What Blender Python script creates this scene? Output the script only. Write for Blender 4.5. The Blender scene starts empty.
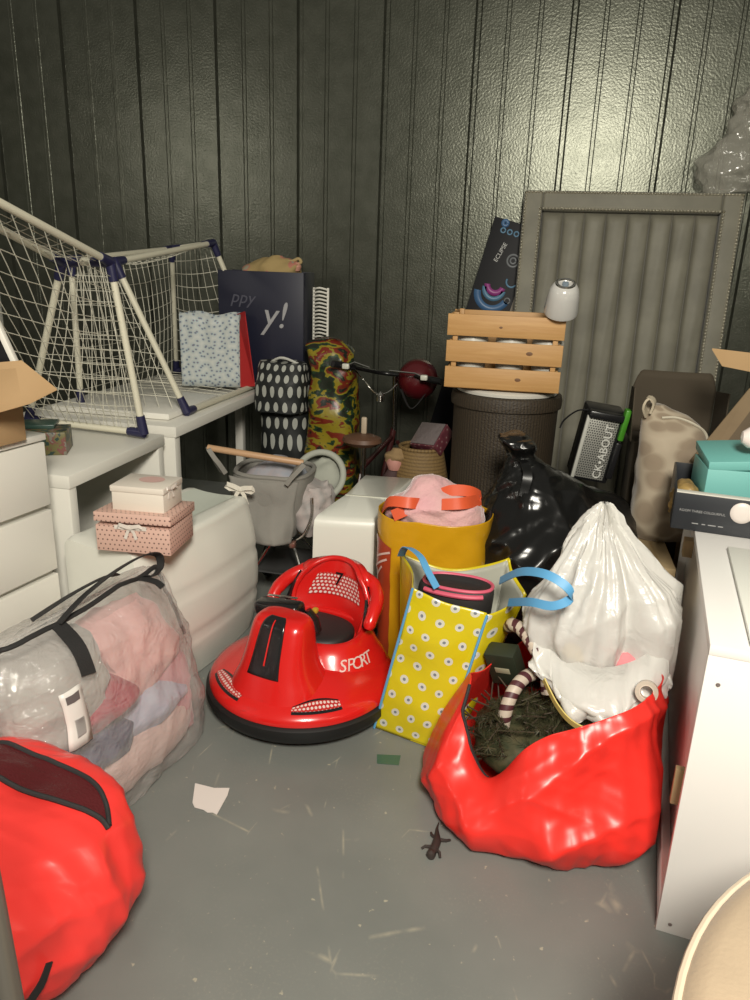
import bpy, bmesh, math, random
from mathutils import Vector, Matrix, noise
random.seed(11)
PI = math.pi
SC = bpy.context.scene
COL = SC.collection
V = Vector

# ------------------------------------------------------------------ camera
yaw, pit, rol = math.radians(12), math.radians(17.9), math.radians(2)
fw = V((-math.sin(yaw)*math.cos(pit), math.cos(yaw)*math.cos(pit), -math.sin(pit)))
r0 = V((math.cos(yaw), math.sin(yaw), 0)); u0 = r0.cross(fw)
rr = r0*math.cos(rol)+u0*math.sin(rol); uu = rr.cross(fw)
cd = bpy.data.cameras.new('camera'); cam = bpy.data.objects.new('camera', cd); COL.objects.link(cam)
cd.sensor_fit = 'VERTICAL'; cd.sensor_height = 36; cd.lens = 26.68; cd.clip_start = .02
cam.matrix_world = Matrix(((rr.x, uu.x, -fw.x, 0), (rr.y, uu.y, -fw.y, 0), (rr.z, uu.z, -fw.z, 1.55), (0, 0, 0, 1)))
SC.camera = cam
# ------------------------------------------------------------------ light
w = bpy.data.worlds.new('world'); SC.world = w; w.use_nodes = True
w.node_tree.nodes['Background'].inputs[0].default_value = (1, .97, .82, 1)
w.node_tree.nodes['Background'].inputs[1].default_value = .15
def area(name, loc, target, size, sy, power, col):
    l = bpy.data.lights.new(name, 'AREA'); l.shape = 'RECTANGLE'; l.size = size; l.size_y = sy
    l.energy = power; l.color = col
    o = bpy.data.objects.new(name, l); COL.objects.link(o); o.location = loc
    o.rotation_euler = (V(target)-V(loc)).to_track_quat('-Z', 'Y').to_euler()
    return o
area('ceiling_lamp', (.36, -.55, 2.80), (0.0, 2.9, .75), .6, .8, 176, (1, .945, .83))
area('ceiling_lamp', (-4.5, -.55, 2.7), (-2.8, 3.6, 1.4), .4, .6, 24, (1, .945, .83))
vs = SC.view_settings
SC.display_settings.display_device = 'sRGB'
vs.view_transform = 'Standard'; vs.look = 'None'; vs.gamma = 1; vs.use_curve_mapping = False
vs.exposure = 0.0

# ------------------------------------------------------------------ materials
MC = {}
def nt(m): return m.node_tree.nodes, m.node_tree.links
def mat(name, col, rough=.5, metal=0, bump=None, var=None, sheen=0, coat=0, spec=.5, trans=0, coord='Object', pat=None, transl=0, sss=0):
    """bump=(scale, strength[, distortion]); var=(scale, other colour); pat(nodes, links, base socket)->socket"""
    if name in MC: return MC[name]
    m = bpy.data.materials.new(name); m.use_nodes = True; n, l = nt(m); MC[name] = m
    b = n['Principled BSDF']; c4 = tuple(col)+(1,)
    b.inputs['Base Color'].default_value = c4; b.inputs['Roughness'].default_value = rough
    b.inputs['Metallic'].default_value = metal; b.inputs['Specular IOR Level'].default_value = spec
    if sheen: b.inputs['Sheen Weight'].default_value = sheen; b.inputs['Sheen Roughness'].default_value = .4
    if coat: b.inputs['Coat Weight'].default_value = coat; b.inputs['Coat Roughness'].default_value = .12
    if trans: b.inputs['Transmission Weight'].default_value = trans
    tc = n.new('ShaderNodeTexCoord')
    if var:
        t = n.new('ShaderNodeTexNoise'); t.inputs['Scale'].default_value = var[0]; t.inputs['Detail'].default_value = 4
        l.new(tc.outputs['Object'], t.inputs['Vector'])
        r = n.new('ShaderNodeMapRange'); r.inputs[1].default_value = .35; r.inputs[2].default_value = .65
        l.new(t.outputs[0], r.inputs[0])
        x = n.new('ShaderNodeMix'); x.data_type = 'RGBA'; x.inputs[6].default_value = c4; x.inputs[7].default_value = tuple(var[1])+(1,)
        l.new(r.outputs[0], x.inputs[0]); l.new(x.outputs[2], b.inputs['Base Color'])
    if pat:
        s = pat(n, l, tc); l.new(s, b.inputs['Base Color'])
    if bump:
        t = n.new('ShaderNodeTexNoise'); t.inputs['Scale'].default_value = bump[0]; t.inputs['Detail'].default_value = 3
        if len(bump) > 2: t.inputs['Distortion'].default_value = bump[2]
        if len(bump) > 3: t.noise_type = 'RIDGED_MULTIFRACTAL'
        l.new(tc.outputs['Object'], t.inputs['Vector'])
        p = n.new('ShaderNodeBump'); p.inputs['Strength'].default_value = bump[1]; p.inputs['Distance'].default_value = .008
        l.new(t.outputs[0], p.inputs['Height']); l.new(p.outputs[0], b.inputs['Normal'])
    if transl:
        tr = n.new('ShaderNodeBsdfTranslucent'); tr.inputs[0].default_value = c4
        mx = n.new('ShaderNodeMixShader'); mx.inputs[0].default_value = transl
        l.new(b.outputs[0], mx.inputs[1]); l.new(tr.outputs[0], mx.inputs[2]); l.new(mx.outputs[0], n['Material Output'].inputs[0])
    return m
def film(name, col, clear, rough=.15, bump=(14, .5, 1.2)):
    """thin see-through plastic: clear part passes straight, the rest is a glossy plastic"""
    if name in MC: return MC[name]
    m = mat(name, col, rough, bump=bump, transl=.3); n, l = nt(m)
    out = n['Material Output']; src = out.inputs[0].links[0].from_socket
    t = n.new('ShaderNodeBsdfTransparent'); x = n.new('ShaderNodeMixShader'); n['Principled BSDF'].inputs['Specular IOR Level'].default_value = 0
    x.inputs[0].default_value = clear; l.new(src, x.inputs[1]); l.new(t.outputs[0], x.inputs[2])
    g = n.new('ShaderNodeBsdfGlossy'); g.inputs['Roughness'].default_value = rough; fr = n.new('ShaderNodeLayerWeight'); fr.inputs[0].default_value = .5; y = n.new('ShaderNodeMixShader')
    bn = n['Principled BSDF'].inputs['Normal'].links[0].from_socket; l.new(bn, g.inputs['Normal']); l.new(bn, fr.inputs['Normal'])
    l.new(math_n(n, l, 'ADD', math_n(n, l, 'MULTIPLY', math_n(n, l, 'POWER', fr.outputs[1], 4.), .45), .05), y.inputs[0]); l.new(x.outputs[0], y.inputs[1]); l.new(g.outputs[0], y.inputs[2]); l.new(y.outputs[0], out.inputs[0])
    return m
def ramp(n, stops, const=False):
    r = n.new('ShaderNodeValToRGB'); e = r.color_ramp.elements
    if const: r.color_ramp.interpolation = 'CONSTANT'
    while len(e) < len(stops): e.new(.5)
    for q, (p, c) in zip(e, stops): q.position = p; q.color = tuple(c)+(1,)
    return r
def math_n(n, l, op, a, b=None):
    q = n.new('ShaderNodeMath'); q.operation = op
    for i, s in enumerate((a, b)):
        if s is None: continue
        if isinstance(s, (int, float)): q.inputs[i].default_value = s
        else: l.new(s, q.inputs[i])
    return q.outputs[0]
def uvgrid(n, l, tc, su, sv, stagger=True):
    """local cell coordinates (-.5...5) of a staggered grid on UV"""
    s = n.new('ShaderNodeSeparateXYZ'); l.new(tc.outputs['UV'], s.inputs[0])
    u = math_n(n, l, 'MULTIPLY', s.outputs[0], su); v = math_n(n, l, 'MULTIPLY', s.outputs[1], sv)
    if stagger:
        row = math_n(n, l, 'FLOOR', v); half = math_n(n, l, 'MULTIPLY', row, .5); u = math_n(n, l, 'ADD', u, half)
    fu = math_n(n, l, 'SUBTRACT', math_n(n, l, 'FRACT', u), .5); fv = math_n(n, l, 'SUBTRACT', math_n(n, l, 'FRACT', v), .5)
    return fu, fv
def dist2(n, l, fu, fv, ax=1., ay=1.):
    a = math_n(n, l, 'MULTIPLY', fu, ax); b = math_n(n, l, 'MULTIPLY', fv, ay)
    return math_n(n, l, 'SQRT', math_n(n, l, 'ADD', math_n(n, l, 'MULTIPLY', a, a), math_n(n, l, 'MULTIPLY', b, b)))
def pat_dots(bg, fg, su, sv, rad, core=None, core_r=.1, stagger=True, ay=1.):
    def f(n, l, tc):
        fu, fv = uvgrid(n, l, tc, su, sv, stagger); d = dist2(n, l, fu, fv, 1, ay)
        stops = [(0, core if core else fg)] + ([(core_r, fg)] if core else []) + [(rad, bg)]
        r = ramp(n, stops, True); l.new(d, r.inputs[0]); return r.outputs[0]
    return f
def pat_stripe(c1, c2, per, axis=0, duty=.5, uv=True, wob=0):
    def f(n, l, tc):
        s = n.new('ShaderNodeSeparateXYZ'); l.new(tc.outputs['UV' if uv else 'Object'], s.inputs[0])
        q = math_n(n, l, 'FRACT', math_n(n, l, 'MULTIPLY', s.outputs[axis], 1/per))
        r = ramp(n, [(0, c1), (duty, c2)], True); l.new(q, r.inputs[0]); return r.outputs[0]
    return f
def pat_noise(stops, scale, detail=2, stretch=(1, 1, 1), dist=0, const=True):
    def f(n, l, tc):
        mp = n.new('ShaderNodeMapping'); mp.inputs['Scale'].default_value = stretch; l.new(tc.outputs['Object'], mp.inputs[0])
        t = n.new('ShaderNodeTexNoise'); t.inputs['Scale'].default_value = scale; t.inputs['Detail'].default_value = detail
        t.inputs['Distortion'].default_value = dist; l.new(mp.outputs[0], t.inputs['Vector'])
        r = ramp(n, stops, const); l.new(t.outputs[0], r.inputs[0]); return r.outputs[0]
    return f
def pat_vor(stops, scale, feat='F1', stretch=(1, 1, 1)):
    def f(n, l, tc):
        mp = n.new('ShaderNodeMapping'); mp.inputs['Scale'].default_value = stretch; l.new(tc.outputs['UV'], mp.inputs[0])
        t = n.new('ShaderNodeTexVoronoi'); t.feature = feat; t.inputs['Scale'].default_value = scale; t.voronoi_dimensions = '2D'
        l.new(mp.outputs[0], t.inputs['Vector'])
        r = ramp(n, stops); l.new(t.outputs['Distance'], r.inputs[0]); return r.outputs[0]
    return f

# ------------------------------------------------------------------ objects
MW = {}
def thing(name, label, cat, loc=(0, 0, 0), rz=0, group=None, rot=None):
    o = bpy.data.objects.new(name, None); COL.objects.link(o); o.empty_display_size = .05
    o.location = loc; o.rotation_euler = rot if rot else (0, 0, rz)
    e = o.rotation_euler
    MW[o.name] = Matrix.Translation(V(loc)) @ e.to_matrix().to_4x4()
    return tag(o, label, cat, group)
def tag(o, label, cat, group=None, kind=None):
    o['label'] = label; o['category'] = cat
    if group: o['group'] = group
    if kind: o['kind'] = kind
    return o
def catmull(ks, t):
    n = len(ks)-1; x = max(0, min(1, t))*n; i = min(int(x), n-1); f = x-i
    a, b, c, d = ks[max(i-1, 0)], ks[i], ks[i+1], ks[min(i+2, n)]
    return [.5*((2*q)+(r-p)*f+(2*p-5*q+4*r-s)*f*f+(3*q-p-3*r+s)*f**3) for p, q, r, s in zip(a, b, c, d)]
def curve(pts, n=24):
    return [V(catmull(pts, i/(n-1))) for i in range(n)]
def frame(d, up=V((0, 0, 1))):
    d = d.normalized()
    if abs(d.dot(up)) > .98: up = V((1, 0, 0))
    s = d.cross(up).normalized(); return s, s.cross(d).normalized()
class MB:
    def __init__(s): s.v = []; s.f = []; s.uv = []
    def add(s, vs, fs, uvs=None):
        k = len(s.v); s.v += [V(p) for p in vs]
        for i, f in enumerate(fs): s.f.append([q+k for q in f]); s.uv.append(uvs[i] if uvs else None)
        return s
    def rbox(s, c, size, bev=.004, m=None, seg=2):
        bm = bmesh.new(); bmesh.ops.create_cube(bm, size=1)
        for v in bm.verts: v.co = V((v.co.x*size[0], v.co.y*size[1], v.co.z*size[2]))
        if bev > 0: bmesh.ops.bevel(bm, geom=list(bm.edges), offset=min(bev, min(size)*.49), segments=seg, profile=.5, affect='EDGES')
        bm.verts.index_update(); M_ = Matrix.Translation(V(c)) @ (m if m else Matrix())
        s.add([M_ @ v.co for v in bm.verts], [[v.index for v in f.verts] for f in bm.faces]); bm.free(); return s
    def hexa(s, p8):
        """8 corners: bottom 4 then top 4, counter clockwise"""
        return s.add(p8, [(3, 2, 1, 0), (4, 5, 6, 7), (0, 1, 5, 4), (1, 2, 6, 5), (2, 3, 7, 6), (3, 0, 4, 7)])
    def tube(s, pts, r, n=10, caps=True, flat=None, closed=False):
        pts = [V(p) for p in pts]; m = len(pts); L = 0; rows = []; up = V((0, 0, 1)); vs = []; us = []
        for i, p in enumerate(pts):
            a = pts[(i-1) % m] if closed else pts[max(i-1, 0)]; b = pts[(i+1) % m] if closed else pts[min(i+1, m-1)]
            sd, up2 = frame(b-a, up); up = up2
            if i: L += (p-pts[i-1]).length
            us.append(L); ri = r[i] if isinstance(r, (list, tuple)) else r
            for k in range(n):
                an = 2*PI*k/n; vs.append(p+sd*math.cos(an)*ri+up2*math.sin(an)*ri*(flat if flat else 1))
        fs = []; uv = []
        for i in range(m if closed else m-1):
            j = (i+1) % m; uj = us[j] if j else L+.01
            for k in range(n):
                k2 = (k+1) % n
                fs.append((i*n+k, i*n+k2, j*n+k2, j*n+k)); uv.append([(k/n, us[i]), ((k+1)/n, us[i]), ((k+1)/n, uj), (k/n, uj)])
        if caps and not closed:
            fs.append(tuple(reversed(range(n)))); uv.append([(0, 0)]*n)
            fs.append(tuple((m-1)*n+k for k in range(n))); uv.append([(0, L)]*n)
        return s.add(vs, fs, uv)
    def strap(s, pts, wid, th=.003, side=None):
        """flat band along a path; side = width direction or None for automatic"""
        pts = [V(p) for p in pts]; m = len(pts); vs = []; fs = []
        for i, p in enumerate(pts):
            d = pts[min(i+1, m-1)]-pts[max(i-1, 0)]
            sd = V(side[i] if isinstance(side, list) else side) if side else frame(d)[0]
            sd = (sd-d.normalized()*sd.dot(d.normalized())).normalized(); nn = sd.cross(d).normalized()
            for a, b in ((-1, -1), (1, -1), (1, 1), (-1, 1)): vs.append(p+sd*a*wid/2+nn*b*th/2)
        for i in range(m-1):
            for k in range(4): fs.append((i*4+k, i*4+(k+1) % 4, (i+1)*4+(k+1) % 4, (i+1)*4+k))
        fs += [(3, 2, 1, 0), tuple((m-1)*4+k for k in range(4))]
        return s.add(vs, fs)
    def lathe(s, prof, n=32, c=(0, 0, 0), m=None, sx=1, sy=1, a0=0, a1=2*PI):
        vs = []; fs = []; k = len(prof); M_ = Matrix.Translation(V(c)) @ (m if m else Matrix()); full = abs(a1-a0-2*PI) < 1e-4
        q = n if full else n+1
        for i in range(q):
            a = a0+(a1-a0)*i/n
            for r, z in prof: vs.append(M_ @ V((r*math.cos(a)*sx, r*math.sin(a)*sy, z)))
        uv = []; per = 2*PI*max(r for r, z in prof)
        for i in range(n):
            j = (i+1) % q
            for t in range(k-1):
                fs.append((i*k+t, j*k+t, j*k+t+1, i*k+t+1)); u0, u1 = per*i/n, per*(i+1)/n
                uv.append([(u0, prof[t][1]), (u1, prof[t][1]), (u1, prof[t+1][1]), (u0, prof[t+1][1])])
        return s.add(vs, fs, uv)
    def grid(s, fn, nu, nv, closed=False, us=1., vs_=1.):
        vs = [V(fn(i/nu, j/nv)) for j in range(nv+1) for i in range(nu if closed else nu+1)]; w_ = nu if closed else nu+1
        fs = []; uv = []
        for j in range(nv):
            for i in range(nu):
                i2 = (i+1) % w_
                fs.append((j*w_+i, j*w_+i2, (j+1)*w_+i2, (j+1)*w_+i))
                uv.append([(us*i/nu, vs_*j/nv), (us*(i+1)/nu, vs_*j/nv), (us*(i+1)/nu, vs_*(j+1)/nv), (us*i/nu, vs_*(j+1)/nv)])
        return s.add(vs, fs, uv)
    def poly(s, pts, th, nrm):
        """prism from an outline"""
        n = len(pts); nrm = V(nrm).normalized(); pts = [V(p) for p in pts]
        vs = pts+[p+nrm*th for p in pts]
        fs = [tuple(reversed(range(n))), tuple(range(n, 2*n))]+[(i, (i+1) % n, n+(i+1) % n, n+i) for i in range(n)]
        return s.add(vs, fs)
    def text(s, body, size, o, ux, uy, ext=.0006, align='CENTER', shear=0, space=1.):
        c = bpy.data.curves.new('lettering', 'FONT'); c.body = body; c.size = size; c.extrude = ext; c.align_x = align; c.align_y = 'CENTER'
        c.shear = shear; c.space_character = space; c.resolution_u = 3
        ob = bpy.data.objects.new('lettering_curve', c); me = bpy.data.meshes.new_from_object(ob)
        ux = V(ux).normalized(); uy = V(uy); uy = (uy-ux*uy.dot(ux)).normalized(); uz = ux.cross(uy)
        s.add([V(o)+ux*v.co.x+uy*v.co.y+uz*(v.co.z+ext) for v in me.vertices], [list(p.vertices) for p in me.polygons])
        bpy.data.objects.remove(ob); bpy.data.curves.remove(c); bpy.data.meshes.remove(me); return s
    def wobble(s, amp, sc, floor=None, seed=0):
        for v in s.v:
            v += noise.noise_vector(v*sc+V((seed, seed*.7, 0)))*amp
            if floor is not None and v.z < floor: v.z = floor
        return s
    def build(s, name, m, parent=None, local=False, smooth=True, sharp=38, solid=0, sub=0, m2=None):
        vs = s.v
        if parent is not None and not local:
            inv = MW[parent.name].inverted(); vs = [inv @ v for v in vs]
        me = bpy.data.meshes.new(name); me.from_pydata([tuple(v) for v in vs], [], s.f)
        bm = bmesh.new(); bm.from_mesh(me); bm.faces.ensure_lookup_table(); uvl = bm.loops.layers.uv.new('UVMap')
        for i, f in enumerate(bm.faces):
            u = s.uv[i]
            if u is None:
                f.normal_update(); n = f.normal; ax = max(range(3), key=lambda k: abs(n[k])); a, b = [(1, 2), (0, 2), (0, 1)][ax]
                u = [(l.vert.co[a], l.vert.co[b]) for l in f.loops]
            for l, q in zip(f.loops, u): l[uvl].uv = q
        bm.to_mesh(me); bm.free()
        if smooth:
            me.polygons.foreach_set('use_smooth', [True]*len(me.polygons)); me.set_sharp_from_angle(angle=math.radians(sharp))
        me.materials.append(m)
        o = bpy.data.objects.new(name, me); COL.objects.link(o)
        if parent is not None: o.parent = parent; MW[o.name] = MW[parent.name].copy()
        else: MW[o.name] = Matrix()
        if sub:
            q = o.modifiers.new('subsurf', 'SUBSURF'); q.levels = q.render_levels = sub
        if solid:
            q = o.modifiers.new('solidify', 'SOLIDIFY'); q.thickness = abs(solid); q.offset = -1 if solid > 0 else 1
        return o
FOLDS = [(V((.8, .2, .55)).normalized(), 1.5, .35, 1.1), (V((-.6, .4, .7)).normalized(), 2.1, .45, .8), (V((.15, -.8, .6)).normalized(), 1.8, .4, .9), (V((.9, .3, -.2)).normalized(), 4.0, .6, .42), (V((.2, .5, .85)).normalized(), 4.6, .7, .38), (V((-.5, .6, .5)).normalized(), 8.5, 1.2, .17), (V((.7, -.5, .5)).normalized(), 9.5, 1.4, .15)]
class Blob:
    """soft body: keys (cx,cy,z,rx,ry,p) bottom to top, p = squareness; crumple by noise"""
    def __init__(s, keys, rot=0, amp=.012, sc=6, rid=.5, seed=0, floor=.003, lim=None, tilt=None, hf=.6, rad=0):
        s.k = keys; s.rot = rot; s.amp = amp; s.sc = sc; s.rid = rid; s.seed = seed; s.floor = floor; s.lim = lim; s.tilt = tilt; s.hf = hf; s.rad = rad
    def pt(s, a, t, off=0):
        cx, cy, z, rx, ry, p = catmull(s.k, t); c, q = math.cos(a), math.sin(a); p = max(p, 1.6)
        d = (abs(c)**p+abs(q)**p)**(-1/p); x, y = max(rx, .002)*c*d, max(ry, .002)*q*d
        cr, sr = math.cos(s.rot), math.sin(s.rot); P = V((cx+x*cr-y*sr, cy+x*sr+y*cr, z))
        if s.tilt: P.z += s.tilt(a, t, P)
        o = V((x*cr-y*sr, x*sr+y*cr, 0)); o = o.normalized() if o.length > 1e-5 else V((0, 0, 1))
        o = (o+V((0, 0, .9*max(0, t-.7)/.3))).normalized()
        Q = P*s.sc+V((s.seed*3.1, s.seed*1.7, s.seed))
        w_ = noise.noise(Q)+.5*noise.noise(Q*2.1)
        rd = 0
        for k, (u_, hi, lo, am) in enumerate(FOLDS):
            qq = Q*lo+u_*(Q.dot(u_)*(hi-lo))+V((k*7.3, k*2.1, 0)); rd += am*(s.hf if k > 2 else 1)*(.30-abs(noise.noise(qq)))
        if s.rad: rd += s.rad*(.28-abs(noise.noise(V((c*2.4+s.seed, q*2.4, t*.9)))))*math.sin(PI*min(1, t*1.02))+s.rad*.4*(.28-abs(noise.noise(V((c*6+s.seed, q*6, t*1.5)))))
        P = P+o*(s.amp*((1-s.rid)*w_+s.rid*rd*1.4)+off)
        P = P+V((0, 0, 1))*s.amp*.6*noise.noise(Q*1.2+V((5, 5, 5)))
        if s.floor is not None: P.z = max(P.z, s.floor)
        if s.lim: P = s.lim(P)
        return P
    def nor(s, a, t):
        e = .02; d1 = s.pt(a+e, t)-s.pt(a-e, t); d2 = s.pt(a, min(t+e, 1))-s.pt(a, max(t-e, 0))
        return d1.cross(d2).normalized()
    def on(s, a, t, off=.003): return s.pt(a, t)+s.nor(a, t)*off
    def mesh(s, na=72, nt_=40, mb=None, a0=0, a1=2*PI, cap=True, us=1, vs=1, off=0, t0=0, t1=1):
        mb = mb or MB(); full = abs(a1-a0-2*PI) < 1e-4
        mb.grid(lambda u, v: s.pt(a0+(a1-a0)*u, t0+(t1-t0)*v, off), na, nt_, closed=full, us=us, vs_=vs)
        if cap and full:
            k = len(mb.v)-(na*(nt_+1)); mb.add([], [])
            mb.f.append([k+i for i in reversed(range(na))]); mb.uv.append(None)
            mb.f.append([k+na*nt_+i for i in range(na)]); mb.uv.append(None)
        return mb
    def patch(s, fn, nu=16, nv=10, off=.004, mb=None, us=1, vs=1):
        mb = mb or MB(); return mb.grid(lambda u, v: s.on(*fn(u, v), off), nu, nv, us=us, vs_=vs)
    def line(s, ats, n=30, off=.004): return [s.on(a, t, off) for a, t in [catmull(ats, i/(n-1)) for i in range(n)]]
def single(mb, name, m, label, cat, group=None, **k):
    return tag(mb.build(name, m, None, **k), label, cat, group)
def lerp(a, b, t): return V(a)*(1-t)+V(b)*t
def bil(a, b, c, d, u, v): return lerp(lerp(a, b, u), lerp(d, c, u), v)

# common colours
WHITE = mat('white_laminate', (.76, .74, .67), .38, bump=(60, .02))
WPLAST = mat('white_wrapped_panel', (.70, .70, .63), .28, bump=(9, .10, .6), coat=.2)
PIPE = mat('white_pipe', (.66, .63, .50), .4)
BLUEJ = mat('navy_plastic', (.018, .018, .06), .42)
BLACKP = mat('black_plastic', (.012, .012, .013), .28)
BLACKF = mat('black_webbing', (.016, .015, .015), .75, bump=(200, .2))
CARD = mat('cardboard', (.40, .26, .13), .8, var=(5, (.36, .23, .11)))
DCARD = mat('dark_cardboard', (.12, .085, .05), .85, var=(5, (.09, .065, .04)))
CHROME = mat('chrome', (.75, .73, .7), .15, metal=1)
RED = mat('red_gloss_plastic', (.62, .012, .010), .25, coat=.5)
REDSACK = mat('red_woven_plastic', (.85, .036, .026), .32, bump=(7, .35, .6, 1), transl=.15)
# ================================================================== SETTING
def floor_pat(n, l, tc):
    def noise_t(scale, detail=4, dist=0, st=(1, 1, 1)):
        mp = n.new('ShaderNodeMapping'); mp.inputs['Scale'].default_value = st; l.new(tc.outputs['Object'], mp.inputs[0])
        t = n.new('ShaderNodeTexNoise'); t.inputs['Scale'].default_value = scale; t.inputs['Detail'].default_value = detail
        t.inputs['Distortion'].default_value = dist; l.new(mp.outputs[0], t.inputs['Vector']); return t.outputs[0]
    base = ramp(n, [(.3, (.150, .160, .149)), (.7, (.197, .204, .188))]); l.new(noise_t(2.3, 6), base.inputs[0])
    def edge(scale, rot, wd, dist):
        mp = n.new('ShaderNodeMapping'); mp.inputs['Rotation'].default_value = (0, 0, rot); mp.inputs['Scale'].default_value = (1, .45, 1)
        l.new(tc.outputs['Object'], mp.inputs[0])
        v = n.new('ShaderNodeTexVoronoi'); v.feature = 'DISTANCE_TO_EDGE'; v.inputs['Scale'].default_value = scale
        l.new(mp.outputs[0], v.inputs['Vector'])
        r = n.new('ShaderNodeMapRange'); r.inputs[1].default_value = 0; r.inputs[2].default_value = wd; r.inputs[3].default_value = 1; r.inputs[4].default_value = 0
        l.new(v.outputs['Distance'], r.inputs[0]); return r.outputs[0]
    def thr(s, a, b):
        r = n.new('ShaderNodeMapRange'); r.inputs[1].default_value = a; r.inputs[2].default_value = b; l.new(s, r.inputs[0]); return r.outputs[0]
    scr = math_n(n, l, 'MULTIPLY', edge(2.1, .7, .009, 0), thr(noise_t(7), .54, .68))
    sc2 = math_n(n, l, 'MULTIPLY', edge(4.7, -.5, .011, 0), thr(noise_t(9), .56, .7))
    spk = thr(noise_t(46, 3), .69, .74)
    dust = math_n(n, l, 'MULTIPLY', thr(noise_t(130, 2), .55, .8), thr(noise_t(3.1, 3), .45, .7))
    tot = math_n(n, l, 'MAXIMUM', math_n(n, l, 'MAXIMUM', scr, sc2), math_n(n, l, 'MAXIMUM', spk, math_n(n, l, 'MULTIPLY', dust, .35)))
    tot = math_n(n, l, 'MULTIPLY', tot, .8)
    x = n.new('ShaderNodeMix'); x.data_type = 'RGBA'; l.new(tot, x.inputs[0]); l.new(base.outputs[0], x.inputs[6]); x.inputs[7].default_value = (.40, .37, .28, 1)
    return x.outputs[2]
FLOOR = mat('painted_concrete', (.17, .17, .15), .42, bump=(30, .04), pat=floor_pat)
o = MB().add([(-5.3, -1.5, 0), (1.6, -1.5, 0), (1.6, 4.8, 0), (-5.3, 4.8, 0), (-5.3, -1.5, -.1), (1.6, -1.5, -.1), (1.6, 4.8, -.1), (-5.3, 4.8, -.1)],
             [(0, 1, 2, 3), (7, 6, 5, 4), (4, 5, 1, 0), (5, 6, 2, 1), (6, 7, 3, 2), (7, 4, 0, 3)]).build('floor', FLOOR, smooth=False); o['kind'] = 'structure'
GALV = mat('galvanised_steel', (.108, .112, .089), .30, metal=.62, spec=.35, var=(11, (.086, .090, .070)), bump=(80, .18))
def corrugated(name, x0, x1, place):
    prof = []; x = x0; k = 0
    while x < x1:
        P = .1735
        if k % 3 == 0: prof += [(x, 0), (x+.010, .022), (x+.030, .022), (x+.040, 0)]
        else: prof += [(x, 0), (x+.003, -.0032), (x+.006, 0), (x+.022, 0), (x+.025, -.0025), (x+.028, 0)]
        x += P; k += 1
    prof.append((x1, 0)); mb = MB(); vs = []; fs = []
    for a, d in prof: vs += [place(a, d, -.02), place(a, d, 3.3)]
    for i in range(len(prof)-1): fs.append((2*i, 2*i+2, 2*i+3, 2*i+1))
    mb.add(vs, fs); o = mb.build(name, GALV, smooth=False, solid=.01); o['kind'] = 'structure'; return o
corrugated('wall_back', -5.22, 1.57, lambda a, d, z: (a, 4.75+d, z))
corrugated('wall_right', -1.4, 4.74, lambda a, d, z: (1.57+d, 4.74-(a+1.4), z))
corrugated('wall_left', -1.4, 4.74, lambda a, d, z: (-5.22-d, a, z))

# ================================================================== LEFT: chest, tables, goals
def tables():
    def tab(name, label, x0, x1, y0, y1, z, legs, th=.05):
        t = thing(name, label, 'table', (x0, y0, 0), group='white tables along the left')
        MB().rbox(((x0+x1)/2, (y0+y1)/2, z-th/2), (x1-x0, y1-y0, th), .004).build('tabletop', WHITE, t)
        for lx, ly, sx, sy in legs: MB().rbox((lx, ly, (z-th)/2), (sx, sy, z-th), .003).build('leg', WHITE, t)
        return t
    tab('side_table', 'low white table beside the white drawers with a toy box standing on it', -2.40, -1.60, 2.25, 2.96, .78,
        [(-2.0, 2.275, .79, .045), (-2.0, 2.93, .79, .045)])
    tab('side_table', 'white table at the back under the far football goal', -2.40, -1.58, 3.03, 4.44, .80,
        [(-1.99, 3.06, .80, .05), (-1.61, 4.40, .05, .05), (-2.35, 4.40, .06, .06), (-1.84, 4.40, .05, .05)])
tables()
single(MB().rbox((-1.98, 3.42, .818), (.62, .56, .03), .006), 'white_board', WHITE, 'loose white board lying flat on the back table under the net', 'board')

def chest():
    t = thing('chest_of_drawers', 'white chest of drawers at the left edge with a carton on top', 'chest of drawers', (-1.58, 2.1, 0), rot=(0, 0, math.radians(-9)))
    # local: y toward the near end is negative, front faces +x
    MB().rbox((-.23, -.40, .475), (.43, .80, .95), .003).build('body', WHITE, t, local=True)
    MB().rbox((-.22, -.40, .96), (.46, .82, .022), .003).build('top', WHITE, t, local=True)
    for i in range(4): MB().rbox((0, -.40, .13+i*.235), (.022, .80, .217), .003).build('drawer', WHITE, t, local=True)
    return t
chest()

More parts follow.
